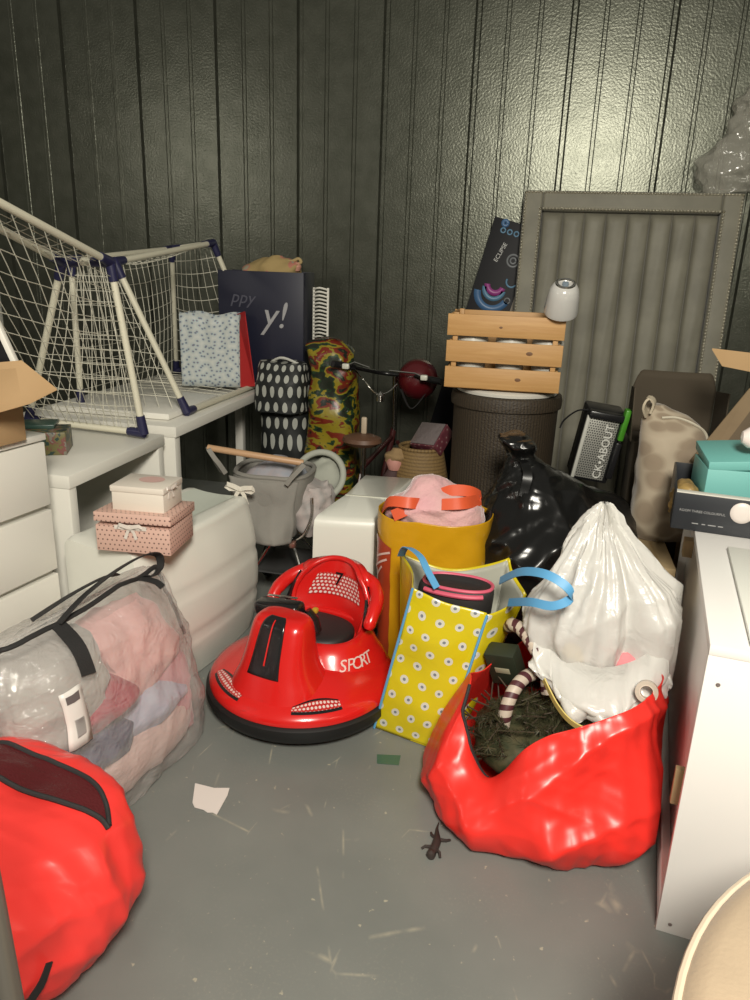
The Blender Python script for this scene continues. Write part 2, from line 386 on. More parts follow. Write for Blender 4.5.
def carton_left():
    t = thing('cardboard_box', 'open cardboard box with tan flap on the white chest of drawers', 'box', (-1.74, 1.86, .972), rot=(0, 0, math.radians(-9)))
    w_, d, h, th = .30, .34, .15, .005
    for nm, c, s_ in (('side_panel', (w_/2, 0, h/2), (th, d, h)), ('side_panel', (-w_/2, 0, h/2), (th, d, h)), ('end_panel', (0, d/2, h/2), (w_, th, h)),
                      ('end_panel', (0, -d/2, h/2), (w_, th, h)), ('base', (0, 0, th/2), (w_, d, th))):
        MB().rbox(c, s_, .001).build(nm, CARD, t, local=True)
    for sx, ang, ln in ((-1, 1.0, .14),):
        a = V((sx*w_/2, -d/2, h)); b = V((sx*w_/2, d/2, h)); dv = V((sx*math.cos(ang), 0, math.sin(ang)))*ln
        MB().poly([a, b, b+dv-V((0, .03, 0)), a+dv+V((0, .03, 0))], .005, (-math.sin(ang)*sx, 0, math.cos(ang))).build('flap', CARD, t, local=True)
    MB().poly([V((-1.62, 1.80, 1.06)), V((-1.429, 1.864, 1.121)), V((-1.356, 1.893, 1.162)), V((-1.463, 1.895, 1.236)), V((-1.63, 1.87, 1.215))], .005, (-.1, -.2, 1)).build('flap', CARD, t)
    t2 = thing('picture_frame', 'dark board with a white edge leaning out of the cardboard box', 'picture frame', (-1.625, 1.90, 1.165), rot=(0, math.radians(-20), math.radians(10)))
    MB().rbox((0, 0, .19), (.26, .012, .37), .002).build('panel', BLACKP, t2, local=True)
    for sx in (-1, 1): MB().rbox((sx*.135, 0, .19), (.016, .02, .39), .002).build('frame_side', WHITE, t2, local=True)
carton_left()

TOYB = mat('toy_box_print', (.2, .3, .2), .4, pat=pat_noise([(0, (.02, .02, .02)), (.40, (.02, .05, .04)), (.47, (.16, .14, .05)), (.54, (.20, .07, .06)), (.6, (.20, .19, .15)), (.68, (.03, .05, .06))], 22, 3))
t = thing('toy_box', 'colourful dark printed toy box on the near white table', 'box', (-1.93, 2.52, .781), rz=.45)
MB().rbox((0, 0, .045), (.26, .16, .09), .002).build('box_body', TOYB, t, local=True)
MB().rbox((-.02, .05, .098), (.20, .12, .015), .002).build('tray', mat('dark_green_plastic', (.03, .07, .055), .3), t, local=True)

# football goals -----------------------------------------------------------
NET = mat('net_cord', (.62, .60, .50), .8)
def net(mb, a, b, c, d, nu, nv, sag=(0, 0, 0), r=.0019, seed=0):
    sg = V(sag)
    def p(u, v):
        q = bil(a, b, c, d, u, v)+sg*math.sin(PI*u)*math.sin(PI*v)
        return q+noise.noise_vector(q*6+V((seed, 0, 0)))*.008*math.sin(PI*min(1, max(0, u)))*math.sin(PI*v)
    for i in range(1, nu): mb.tube([p(i/nu, j/14) for j in range(15)], r, 3, caps=False)
    for j in range(1, nv): mb.tube([p(k/18, j/nv) for k in range(19)], r, 3, caps=False)
def goal(label, P, nets, seed):
    """P: names -> world points of pipe corners"""
    t = thing('football_goal', label, 'football goal', P['fb'], group='folding toy football goals')
    def pipe(a, b, r=.0145, cut=.045):
        A, B = V(P[a]), V(P[b]); d = (B-A).normalized()
        MB().tube([A+d*cut, B-d*cut], r, 14).build('pipe', PIPE, t)
        for q, s_ in ((A, 1), (B, -1)):
            J[tuple(q)].append(d*s_)
    from collections import defaultdict
    J = defaultdict(list)
    for a, b in nets['pipes']: pipe(a, b)
    for q, ds in J.items():
        mb = MB(); q = V(q)
        for d in ds: mb.tube([q-d*.006, q+d*.035, q+d*.075], [.022, .0205, .0185], 14)
        mb.build('corner_joint', BLUEJ, t)
    mb = MB()
    for k, (a, b, c, d, nu, nv, sg) in enumerate(nets['nets']): net(mb, V(P[a]), V(P[b]), V(P[c]), V(P[d]), nu, nv, sg, seed=seed+k)
    mb.build('net', NET, t)
    return t

goal('white-pipe toy football goal with navy joints at the far end of the back table', dict(
    fa=(-1.90, 3.15, 1.505), fc=(-1.869, 4.136, 1.614), fb=(-1.646, 3.277, .822), fd=(-1.628, 4.383, .822),
    ra=(-2.20, 3.27, 1.505), rc=(-2.167, 4.219, 1.575), rb=(-2.20, 3.25, .822), rd=(-2.32, 4.50, .822)), dict(
    pipes=[('fa', 'fc'), ('fb', 'fd'), ('fa', 'fb'), ('fc', 'fd'), ('ra', 'rc'), ('fa', 'ra'), ('fc', 'rc'), ('rc', 'rd'), ('ra', 'rb'), ('rd', 'fd')],
    nets=[('rb', 'rd', 'rc', 'ra', 16, 10, (.05, 0, -.02)), ('fd', 'rd', 'rc', 'fc', 9, 11, (-.02, -.05, -.03)), ('fb', 'rb', 'ra', 'fa', 8, 10, (0, .04, 0)),
          ('fa', 'fc', 'rc', 'ra', 16, 5, (0, 0, -.05)), ('fb', 'fd', 'rd', 'rb', 14, 5, (0, 0, .01))]), 1)
goal('white-pipe toy football goal nearest the camera, leaning over the cardboard box', dict(
    fa=(-1.65, 1.35, 1.90), fc=(-1.705, 2.793, 1.509), fb=(-1.63, 2.834, .812),
    ra=(-1.79, 1.60, 1.83), rc=(-1.892, 2.752, 1.503), rb=(-2.237, 2.90, .812)), dict(
    pipes=[('fa', 'fc'), ('ra', 'rc'), ('fa', 'ra'), ('fc', 'rc'), ('fc', 'fb'), ('rc', 'rb'), ('rb', 'fb')],
    nets=[('rb', 'fb', 'fc', 'fa', 17, 12, (.02, .0, -.04)), ('rb', 'fb', 'fc', 'rc', 9, 9, (0, .02, 0)), ('fa', 'fc', 'rc', 'ra', 16, 4, (0, 0, -.02))]), 7)
t = thing('plastic_sleeve', 'pale upright translucent plastic sleeve at the left edge behind the net', 'plastic wrap', (-2.25, 2.72, .781))
MB().rbox((-2.25, 2.72, 1.15), (.12, .10, .73), .03, seg=3).build('sleeve', film('cloudy_film', (.6, .6, .55), .45), t)
# ================================================================== BACK LEFT: bags, bike, basket
t = thing('gift_bag', 'navy party gift bag with silver script, packed with a tan cloth item', 'bag', (-1.61, 4.27, .805))
NAVY = mat('navy_paper', (.010, .011, .028), .45)
bx = MB()
def open_box(mb, x0, x1, y0, y1, z0, z1, th=.004, topin=0, b=.001):
    mb.rbox(((x0+x1)/2, y0, (z0+z1)/2), (x1-x0, th, z1-z0), b); mb.rbox(((x0+x1)/2, y1, (z0+z1)/2), (x1-x0, th, z1-z0), b)
    mb.rbox((x0, (y0+y1)/2, (z0+z1)/2), (th, y1-y0, z1-z0), b); mb.rbox((x1, (y0+y1)/2, (z0+z1)/2), (th, y1-y0, z1-z0), b)
    mb.rbox(((x0+x1)/2, (y0+y1)/2, z0+th/2), (x1-x0, y1-y0, th), b); return mb
open_box(bx, -1.86, -1.345, 4.17, 4.38, .805, 1.47).build('bag_body', NAVY, t)
SILV = mat('silver_print', (.5, .5, .52), .35, metal=.4)
MB().text('ppy', .10, (-1.71, 4.166, 1.32), (1, 0, -.06), (.25, 0, 1), shear=.25).build('lettering', mat('faded_print', (.09, .09, .12), .4), t)
MB().text('y!', .21, (-1.52, 4.166, 1.225), (1, 0, -.03), (.1, 0, 1), shear=.2).build('lettering', SILV, t)
single(Blob([(-1.58, 4.27, 1.40, .15, .07, 2.4), (-1.57, 4.27, 1.47, .17, .075, 2.4), (-1.545, 4.27, 1.52, .13, .06, 2.2), (-1.54, 4.27, 1.55, .03, .02, 2)], amp=.03, sc=9, seed=4, floor=None).mesh(40, 20),
       'cloth_bag', mat('tan_print_cloth', (.35, .25, .10), .85, pat=pat_noise([(0, (.36, .26, .11)), (.55, (.42, .17, .12)), (.63, (.30, .28, .2))], 12)),
       'tan and pink printed cloth bag poking out of the navy gift bag', 'cloth bag')
t = thing('doll', 'small doll with pink sleeve lying on the navy gift bag', 'doll', (-1.44, 4.27, 1.50))
MB().lathe([(0, -.03), (.02, -.022), (.028, 0), (.02, .022), (0, .03)], 16, (-1.41, 4.25, 1.50)).build('head', mat('doll_skin', (.55, .27, .2), .5), t)
MB().tube(curve([(-1.50, 4.25, 1.535), (-1.44, 4.25, 1.53), (-1.40, 4.25, 1.545), (-1.385, 4.25, 1.525), (-1.43, 4.25, 1.51)], 20), .009, 8).build('sleeve', mat('tan_knit', (.4, .3, .14), .9), t)
t = thing('wire_rack', 'white coil-ribbed plastic rack standing between navy bag and wall', 'rack', (-1.29, 4.3, 1.0))
for dx in (0, .085): MB().tube([(-1.315+dx, 4.28, .99), (-1.315+dx, 4.28, 1.39)], .007, 8).build('upright', WHITE, t)
for i in range(19): MB().tube(curve([(-1.318, 4.28, 1.0+i*.021), (-1.275, 4.255, 1.012+i*.021), (-1.228, 4.28, 1.0+i*.021)], 7), .0055, 6).build('rib', WHITE, t)
# striped paper bag inside the far goal
t = thing('gift_bag', 'pale blue and red speckled gift bag standing inside the far goal', 'bag', (-1.80, 4.0, .80))
SPECK = mat('speckled_paper', (.5, .52, .52), .5, pat=pat_vor([(0, (.40, .05, .05)), (.15, (.10, .25, .33)), (.26, (.46, .50, .50)), (1, (.60, .62, .58))], 40))
a = [(-1.98, 3.90), (-1.66, 3.98), (-1.68, 4.12), (-1.98, 4.06)]
mb = MB()
for i in range(4):
    p, q = a[i], a[(i+1) % 4]
    mb.grid(lambda u, v: (p[0]+(q[0]-p[0])*u, p[1]+(q[1]-p[1])*u+.008*math.sin(u*20)*v, .832+.40*v+.01*math.sin(u*9)*v), 20, 8, us=.28, vs_=.4)
mb.build('bag_body', SPECK, t, solid=.003)
MB().poly([(-1.66, 3.985, .832), (-1.60, 4.05, .832), (-1.665, 4.08, 1.25), (-1.675, 3.985, 1.24)], .004, (1, .5, 0)).build('side_gusset', mat('red_paper', (.42, .02, .02), .5), t)
# polka dot bag + tiger bag
POLKA = mat('polka_dots', (.01, .012, .012), .6, pat=pat_dots((.010, .012, .012), (.40, .41, .37), 16, 10, .27, ay=.75))
b = Blob([(-1.41, 4.13, 0, .145, .16, 4), (-1.41, 4.13, .25, .15, .17, 3.6), (-1.41, 4.13, .6, .15, .17, 3.6), (-1.41, 4.13, .78, .15, .15, 3), (-1.41, 4.13, .80, .10, .08, 2.4)], amp=.014, sc=7, seed=2)
t = thing('tote_bag', 'black tote with white polka dots between the back table and the patterned bag', 'bag', (-1.36, 4.13, 0))
b.mesh(60, 40, us=1.2, vs=1.0).build('bag_body', POLKA, t)
b2 = Blob([(-1.41, 4.0, .72, .15, .13, 3), (-1.405, 4.0, .88, .145, .12, 3), (-1.40, 4.0, .99, .13, .07, 2.6)], amp=.014, sc=7, seed=3)
b2.mesh(50, 20, us=1.2, vs=.4).build('drooping_top', POLKA, t)
MB().tube(curve([(-1.50, 4.02, .97), (-1.41, 3.98, 1.015), (-1.32, 4.0, .985), (-1.28, 4.02, .96)], 14), .013, 8, flat=.6).build('handle', mat('white_cord', (.6, .6, .55), .7), t)
TIG = mat('patterned_shopper', (.3, .2, .02), .35, pat=pat_noise([(0, (.015, .02, .012)), (.40, (.02, .05, .02)), (.44, (.26, .20, .015)), (.50, (.23, .185, .02)), (.52, (.17, .022, .01)), (.57, (.14, .022, .01)), (.59, (.015, .018, .012)), (.66, (.07, .10, .03))], 5.5, 3, (1.3, 1.3, 2.4), .5), bump=(16, .3))
b = Blob([(-1.12, 4.05, 0, .13, .13, 4), (-1.12, 4.05, .3, .135, .14, 3.5), (-1.12, 4.05, .8, .135, .135, 3.2), (-1.13, 4.05, 1.02, .13, .12, 3), (-1.145, 4.05, 1.10, .11, .06, 2.5), (-1.15, 4.05, 1.11, .03, .02, 2.2)], amp=.035, sc=6, seed=8)
t = thing('shopping_bag', 'tall shopper bag patterned red, yellow, green and black', 'bag', (-1.10, 4.05, 0))
b.mesh(70, 50).build('bag_body', TIG, t)
MB().strap([b.on(a_, .9, .012) for a_ in (-2.3, -1.9, -1.5, -1.1, -.7)], .03).build('handle', mat('green_webbing', (.02, .03, .015), .7), t)

def bicycle():
    t = thing('bicycle', 'small dark child bicycle with brown saddle standing by the back wall', 'bicycle', (-.84, 3.9, 0))
    FR = mat('dark_red_paint', (.05, .012, .012), .3); TY = mat('tyre_rubber', (.012, .012, .012), .7)
    for nm, c in (('rear_wheel', V((-.865, 3.66, .21))), ('front_wheel', V((-.80, 4.36, .21)))):
        d = V((.065, .7, 0)).normalized()
        w_ = MB().tube([c+d*.19*math.cos(2*PI*i/32)+V((0, 0, .19*math.sin(2*PI*i/32))) for i in range(32)], .022, 8, closed=True).build('wheel', TY, t)
        m = MB()
        for i in range(12): m.tube([c, c+d*.18*math.cos(2*PI*i/12)+V((0, 0, .18*math.sin(2*PI*i/12)))], .0022, 4)
        m.tube([c-V((.03, 0, 0)), c+V((.03, 0, 0))], .02, 10); m.build('spokes', CHROME, w_)
    MB().tube([(-.862, 3.74, .42), (-.835, 4.02, .24), (-.808, 4.27, .60)], .018, 10).build('frame_tube', FR, t)
    MB().tube([(-.862, 3.72, .50), (-.808, 4.28, .56)], .014, 10).build('frame_tube', FR, t)
    for s_ in (-1, 1): MB().tube([(-.862+s_*.02, 3.75, .45), (-.868+s_*.035, 3.66, .21)], .009, 8).build('seat_stay', FR, t)
    MB().tube([(-.862, 3.74, .36), (-.862, 3.72, .62)], .014, 10).build('seat_post', CHROME, t)
    BRN = mat('brown_vinyl', (.12, .06, .035), .45)
    MB().lathe([(0, -.028), (.08, -.025), (.105, -.005), (.10, .015), (.06, .03), (0, .034)], 24, (-.862, 3.68, .655), sx=1, sy=.85).build('saddle', BRN, t)
    MB().rbox((-.858, 3.70, .73), (.03, .02, .09), .008).build('saddle_loop', mat('cream_plastic', (.45, .36, .26), .5), t)
    for s_ in (-1, 1): MB().tube([(-.80+s_*.05, 4.36, .21), (-.80+s_*.05, 4.32, .45), (-.805+s_*.02, 4.28, .52)], .012, 8).build('fork_leg', FR, t)
    MB().tube([(-.805, 4.28, .50), (-.80, 4.20, .93)], .015, 10).build('stem', CHROME, t)
    MB().tube(curve([(-1.06, 3.86, 1.015), (-.97, 3.98, .985), (-.88, 4.17, .94), (-.76, 4.17, .935), (-.66, 4.08, .945), (-.53, 4.0, .94)], 24), .0125, 10).build('handlebar', mat('dark_steel', (.05, .05, .05), .3, metal=.8), t)
    for a, b in (((-1.075, 3.85, 1.018), (-.985, 3.955, .992)), ((-.62, 4.05, .943), (-.50, 3.985, .94))): MB().tube([a, b], .019, 12).build('grip', BLACKP, t)
    for p in ((-1.01, 3.88, 1.005), (-.60, 3.99, .955)):
        p = V(p); MB().tube([p, p+V((.05, -.01, .025)), p+V((.13, .0, -.0))] if p.x < -.9 else [p, p+V((-.05, 0, .02)), p+V((-.2, .04, .02))], .005, 6).build('brake_lever', CHROME, t)
        MB().rbox(p, (.04, .03, .03), .008).build('brake_clamp', mat('pale_plastic', (.6, .6, .52), .4), t)
    MB().tube(curve([(-1.0, 4.0, .98), (-.92, 3.93, .93), (-.86, 3.95, .86), (-.80, 3.98, .86), (-.76, 4.05, .9)], 20), .004, 6).build('brake_cable', CHROME, t)
    MB().lathe([(0, -.03), (.02, -.025), (.022, .01), (0, .03)], 14, (-.825, 3.93, .845)).build('bell', CHROME, t)
bicycle()
t = thing('bike_helmet', 'dark red child helmet hanging behind the bicycle handlebar', 'helmet', (-.665, 4.16, .93))
rt = Matrix.Rotation(1.25, 4, 'X')
MB().lathe([(.0, .10), (.05, .095), (.09, .06), (.115, .0), (.112, -.035), (.105, -.045), (.10, -.03), (.10, .0), (.08, .05), (0, .085)], 28, (-.665, 4.17, .92), m=rt).build('shell', mat('dark_red_gloss', (.085, .006, .009), .3, coat=.4), t)
MB().strap(curve([(-.75, 4.13, .86), (-.68, 4.10, .76), (-.60, 4.13, .86)], 12), .014).build('strap', BLACKF, t)

# wicker basket with box and doll
def weave(bg, fg, per): return pat_stripe(bg, fg, per, 1, .6)
WICK = mat('straw_weave', (.28, .18, .07), .7, bump=(90, .4), pat=weave((.20, .125, .045), (.14, .085, .03), .017))
t = thing('wicker_basket', 'tan woven straw basket tapering upward beside the rattan hamper', 'basket', (-.545, 3.66, 0))
MB().lathe([(.0, .0), (.125, .0), (.15, .02), (.16, .2), (.158, .42), (.140, .52), (.112, .65), (.106, .65), (.132, .52), (.15, .40), (.14, .02)], 40, (-.545, 3.66, 0), sx=1, sy=.9).build('basket_body', WICK, t)
MB().tube([(-.545+.110*math.cos(i*PI/20), 3.66+.099*math.sin(i*PI/20), .652) for i in range(40)], .009, 8, closed=True).build('rim', WICK, t)
t = thing('tissue_box', 'patterned box with a clear window lid tilted on top of the straw basket', 'box', (-.505, 3.66, .71), rot=(.75, -.1, -.55))
MB().rbox((0, 0, -.02), (.165, .145, .075), .003).build('box_body', mat('plum_print', (.13, .035, .045), .4, pat=pat_vor([(0, (.3, .22, .2)), (.2, (.12, .03, .04)), (1, (.08, .02, .03))], 30)), t, local=True)
MB().rbox((0, 0, .022), (.155, .135, .006), .002).build('window_lid', mat('silver_film', (.30, .25, .25), .2, metal=.6, bump=(30, .5)), t, local=True)
t = thing('doll', 'small doll with tan hair leaning at the left of the straw basket', 'doll', (-.68, 3.62, .36))
MB().lathe([(0, -.05), (.033, -.038), (.046, 0), (.033, .038), (0, .05)], 18, (-.668, 3.60, .575)).build('head', mat('doll_face', (.50, .24, .2), .5), t)
Blob([(-.665, 3.615, .580, .053, .05, 2), (-.66, 3.615, .612, .057, .055, 2), (-.655, 3.61, .645, .02, .02, 2)], amp=.012, sc=30, floor=None).mesh(24, 12).build('hair', mat('tan_hair', (.26, .17, .08), .9), t)
Blob([(-.72, 3.58, .004, .05, .05, 2), (-.715, 3.58, .30, .045, .05, 2), (-.70, 3.59, .43, .045, .045, 2), (-.672, 3.60, .535, .028, .028, 2)], amp=.01).mesh(20, 14).build('body', mat('dark_dress', (.06, .03, .03), .8), t)

# ------------------------------------------------------------------ hamper, crate, cup
RAT = mat('rattan_weave', (.07, .048, .03), .6, bump=(120, .5), pat=pat_stripe((.042, .030, .017), (.022, .015, .009), .016, 0, .6))
t = thing('laundry_hamper', 'tall round brown rattan laundry hamper under the pine crate', 'hamper', (-.135, 3.52, 0))
MB().lathe([(0, .0), (.225, .0), (.232, .02), (.238, .5), (.243, .93), (.243, .935), (0, .935)], 56, (-.135, 3.52, 0)).build('basket_body', RAT, t)
MB().lathe([(.244, .925), (.256, .93), (.258, .96), (.252, .985), (.235, .99), (.232, .975), (.236, .93)], 56, (-.135, 3.52, 0)).build('rim', RAT, t)
MB().lathe([(0, .99), (.20, .99), (.232, .992), (.236, 1.005), (.225, 1.012), (0, 1.012)], 56, (-.135, 3.52, 0)).build('lid', mat('white_liner', (.62, .60, .54), .7), t)
PINE = mat('pine_wood', (.46, .26, .095), .55, pat=pat_noise([(.3, (.50, .29, .11)), (.5, (.43, .235, .08)), (.62, (.47, .265, .10)), (.72, (.36, .18, .06))], 5, 4, (.6, .6, 9), .4, const=False))
KNOT = mat('pine_knot', (.14, .065, .025), .6)
def crate():
    t = thing('wooden_crate', 'pine slatted crate standing on the rattan hamper', 'crate', (-.16, 3.48, 1.018), rot=(0, 0, .03))
    W, D_, H = .50, .34, .335
    front = []
    for k in range(3):
        z = .053+k*.113
        for y in (-D_/2, D_/2):
            s_ = MB().rbox((0, y, z), (W, .012, .092), .002).build('slat', PINE, t, local=True)
            if y < 0: front.append(s_)
        for x in (-1, 1): MB().rbox((x*(W/2-.016), 0, z), (.012, D_-.03, .092), .002).build('slat', PINE, t, local=True)
    for (x, z, r), sl in zip(((.11, .170, .011), (.07, .055, .010), (-.02, .275, .006)), (front[1], front[0], front[2])):
        MB().lathe([(0, 0), (r*1.6, 0), (0, .0012)], 12, (x, -D_/2-.0058, z), m=Matrix.Rotation(PI/2, 4, 'X'), sy=.6).build('knot', KNOT, sl, local=True)
    for x in (-1, 1):
        for y in (-1, 1): MB().rbox((x*(W/2-.035), y*(D_/2-.018), H/2), (.022, .022, H-.01), .002).build('corner_post', PINE, t, local=True)
    for i in range(5): MB().rbox((0, -.13+i*.065, .006), (W-.03, .05, .010), .002).build('base_slat', PINE, t, local=True)
crate()
CERA = mat('white_ceramic', (.60, .58, .52), .3)
for i, (x, y, z, lab) in enumerate(((-.30, 3.40, 1.03, 'white knobbly ornament lying furthest left inside the pine crate'), (-.13, 3.41, 1.03, 'white ornament in the middle of the pine crate'), (.03, 3.42, 1.03, 'white ornament at the right inside the pine crate'))):
    t = thing('ornament', lab, 'ornament', (x, y, z), group='ornaments in the crate')
    MB().lathe([(0, 0), (.04, 0), (.060, .04), (.07, .2), (.055, .25), (.02, .265), (0, .268)], 20, (x, y, z)).build('vase_body', CERA, t)
    MB().lathe([(0, 0), (.014, .003), (.016, .012), (0, .02)], 14, (x, y, z+.268)).build('stopper', KNOT, t)
PEARL = mat('pearl_plastic', (.68, .67, .64), .18, coat=.6, transl=.25)
t = thing('lamp_cup', 'pearly white tapered cup with ringed top resting on the corner of the pine crate', 'cup', (.068, 3.335, 1.362), rot=(.50, .05, 0))
MB().lathe([(0, 0), (.056, 0), (.070, .006), (.072, .022), (.064, .095), (.058, .118), (.046, .136), (.032, .142), (.027, .136), (.0, .134)], 40).build('cup_body', PEARL, t, local=True)
MB().tube([(.035*math.cos(i*PI/16), .035*math.sin(i*PI/16), .141) for i in range(32)], .0065, 8, closed=True).build('ring', CHROME, t, local=True)
MB().lathe([(0, .146), (.013, .145), (.014, .134)], 16).build('centre_button', mat('blue_grey_plastic', (.2, .25, .3), .3), t, local=True)

# ------------------------------------------------------------------ headboard
VELV = mat('olive_velvet', (.20, .19, .145), .6, sheen=.3, var=(6, (.155, .147, .112)), bump=(7, .25))
def headboard():
    th = math.atan2(.16, 1.92)
    t = thing('headboard', 'large grey velvet headboard with channel tufting and nailhead trim against the back wall', 'headboard', (.40, 4.40, 0), rot=(-th, 0, .0))
    W, H = 1.145, 1.955; B = .105
    MB().rbox((0, .055, H/2), (W, .03, H), .004).build('back_panel', mat('black_lining', (.02, .02, .02), .9), t, local=True)
    for nm, c, s_ in (('border', (-W/2+B/2, 0, H/2), (B, .085, H)), ('border', (W/2-B/2, 0, H/2), (B, .085, H)), ('border', (0, 0, H-B/2), (W-2*B, .083, B))):
        MB().rbox(c, s_, .014, seg=3).build(nm, VELV, t, local=True)
    n = 8; cw = (W-2*B-.006)/n; h = H-B
    for i in range(n):
        x = -W/2+B+.003+cw*(i+.5)
        m = MB()
        def f(u, v, x=x, i=i):
            q = math.sin(PI*u); e = min(1, (1-v)*h/.03)
            p = V((x+cw*(u-.5), .010-.046*(q**.22)*math.sqrt(max(0, e)), .02+(h-.022)*v))
            p.y -= .003*noise.noise(V((x*5+u*2, v*6-u*3, i)))*q+.006*max(0, noise.noise(V((x*3-u*1.4+v*5, v*5, 1.3*i))))*q
            return p
        m.grid(f, 14, 60); m.build('channel', VELV, t, local=True, sharp=60)
    ST = mat('pewter_nails', (.72, .68, .56), .35, metal=.9)
    def row(p, q):
        p, q = V(p), V(q); n = int((q-p).length/.0175); m = MB()
        for i in range(n+1): m.lathe([(.0078, 0), (.007, .0038), (.004, .0066), (0, .0076)], 7, p+(q-p)*i/n, m=Matrix.Rotation(PI/2, 4, 'X'))
        m.build('nailhead_row', ST, t, local=True)
    yf = -.0425
    for x in (-W/2+.010, -W/2+B-.010, W/2-B+.010, W/2-.010): row((x, yf, .05), (x, yf, H-.010 if abs(x) > W/2-.05 else H-B+.010))
    row((-W/2+.010, yf, H-.010), (W/2-.010, yf, H-.010)); row((-W/2+B-.010, yf, H-B+.010), (W/2-B+.010, yf, H-B+.010))
headboard()
def hoverbox():
    t = thing('toy_carton', 'tall black printed carton with blue and purple rings leaning left behind the headboard', 'box', (-.775, 4.685, 0), rot=(0, math.radians(14), 0))
    MB().rbox((.17, 0, .935), (.36, .11, 1.87), .003).build('carton_body', mat('black_gloss_card', (.008, .008, .010), .55, spec=.25), t, local=True)
    MB().rbox((.27, -.06, 1.55), (.05, .012, .60), .001, m=Matrix()).build('side_strip', mat('grey_card', (.24, .21, .17), .7), t, local=True)
    def ring(c, r, w_, col, a0=0, a1=2*PI, nm='printed_ring'):
        m = MB(); k = 28
        m.add([V((c[0]+(r+s_*w_/2)*math.cos(a0+(a1-a0)*i/k), -.0562, c[1]+(r+s_*w_/2)*math.sin(a0+(a1-a0)*i/k))) for i in range(k+1) for s_ in (-1, 1)],
              [(2*i, 2*i+1, 2*i+3, 2*i+2) for i in range(k)]); m.build(nm, mat('print_'+nm+str(col), col, .4), t, local=True, solid=.0005)
    blu, pur, gry, lb = (.06, .14, .28), (.28, .05, .22), (.16, .17, .18), (.10, .22, .34)
    ring((.115, 1.46), .092, .042, blu, PI*1.02, PI*1.9); ring((.115, 1.485), .058, .026, lb, PI, 2*PI); ring((.115, 1.51), .048, .034, pur, PI*1.05, PI*1.95)
    ring((.17, 1.665), .034, .012, gry); ring((.17, 1.665), .016, .010, gry); ring((.20, 1.55), .03, .010, lb, PI*.9, PI*1.9); ring((.21, 1.44), .016, .008, gry); ring((.23, 1.36), .014, .010, gry, PI, 2*PI)
    for x in (.06, .10, .14): ring((x, 1.81), .013, .008, lb)
    ring((.06, 1.85), .014, .02, blu)
    MB().text('ECLIPSE', .034, (.085, -.0565, 1.69), (.24, 0, .97), (-.97, 0, .24)).build('lettering', mat('pale_print', (.5, .5, .48), .4), t, local=True)
hoverbox()
t = thing('plastic_wrap', 'bundle of clear plastic wrap hanging at the top right of the back wall', 'plastic wrap', (.92, 4.62, 1.9))
Blob([(.92, 4.64, 1.95, .10, .05, 2.4), (.90, 4.62, 2.02, .155, .08, 2.6), (.93, 4.62, 2.14, .16, .08, 2.4), (.96, 4.63, 2.26, .10, .06, 2.2), (.98, 4.64, 2.40, .09, .06, 2), (.99, 4.65, 2.5, .03, .03, 2)], amp=.06, sc=7, rid=.8, seed=5, floor=None).mesh(60, 40).build('wrap', film('clear_film', (.62, .60, .52), .62), t)
MB().tube([(.99, 4.65, 2.48), (.99, 4.745, 2.56)], .004, 6).build('hanging_tie', BLACKP, t)
# ================================================================== MIDDLE LEFT
def bow_cabinet():
    A, B = V((-1.255, 2.07, 0)), V((-1.125, 2.765, 0)); d = (B-A).normalized(); nrm = V((d.y, -d.x, 0)); L = (B-A).length; D_ = .31; H = .60
    t = thing('bow_front_cabinet', 'white wrapped bow-fronted cabinet lying behind the clear zip bag, gift boxes on it', 'cabinet', A)
    def prof(s_):   # outline of the cross section, s_ 0..1 : front bottom, up the front, over the top, down the back
        pts = []
        for i in range(25):
            v = i/24; g = .045*math.sin(PI*min(1, v*1.02))**.8
            for c in (.33, .66): g -= .008*math.exp(-((v-c)/.014)**2)
            pts.append((g, .004+(H-.034)*v))
        for i in range(1, 9): a = PI/2*i/8; pts.append((-.03+.03*math.cos(a), H-.03+.03*math.sin(a)))
        for i in range(1, 12): u = i/12; pts.append((-.03-(D_-.06)*u, H-.012*math.sin(PI*u)))
        for i in range(9): a = PI/2+PI/2*i/8; pts.append((-D_+.03+.03*math.cos(a), H-.03+.03*math.sin(a)))
        pts.append((-D_, .004)); return pts
    pr_ = prof(0); n = 26; m = MB(); vs = []; k = len(pr_)
    for j in range(n+1):
        u = j/n; e = min(u, 1-u)*L; sh = .022*(1-min(1, e/.03))**2
        for x, z in pr_:
            cx, cz = -D_/2, H/2
            x2 = cx+(x-cx)*(1-sh*1.5)+(.03*math.sin(PI*u) if x > -.02 else 0); z2 = max(.003, cz+(z-cz)*(1-sh))
            vs.append(A+d*L*u+nrm*x2+V((0, 0, z2)))
    fs = [(j*k+i, (j+1)*k+i, (j+1)*k+(i+1) % k, j*k+(i+1) % k) for j in range(n) for i in range(k)]
    fs += [tuple(range(k)), tuple(reversed([n*k+i for i in range(k)]))]
    m.add(vs, fs).build('body', WPLAST, t, sharp=50)
    q = MB()
    q.grid(lambda u, v: A+d*(L*(.52+.45*u))-nrm*(.05+(D_-.10)*v)+V((0, 0, H-.010*math.sin(PI*(.12+.76*v))+.0025)), 8, 6)
    q.build('top_inset', mat('greenish_white_film', (.62, .66, .58), .3), t)
bow_cabinet()
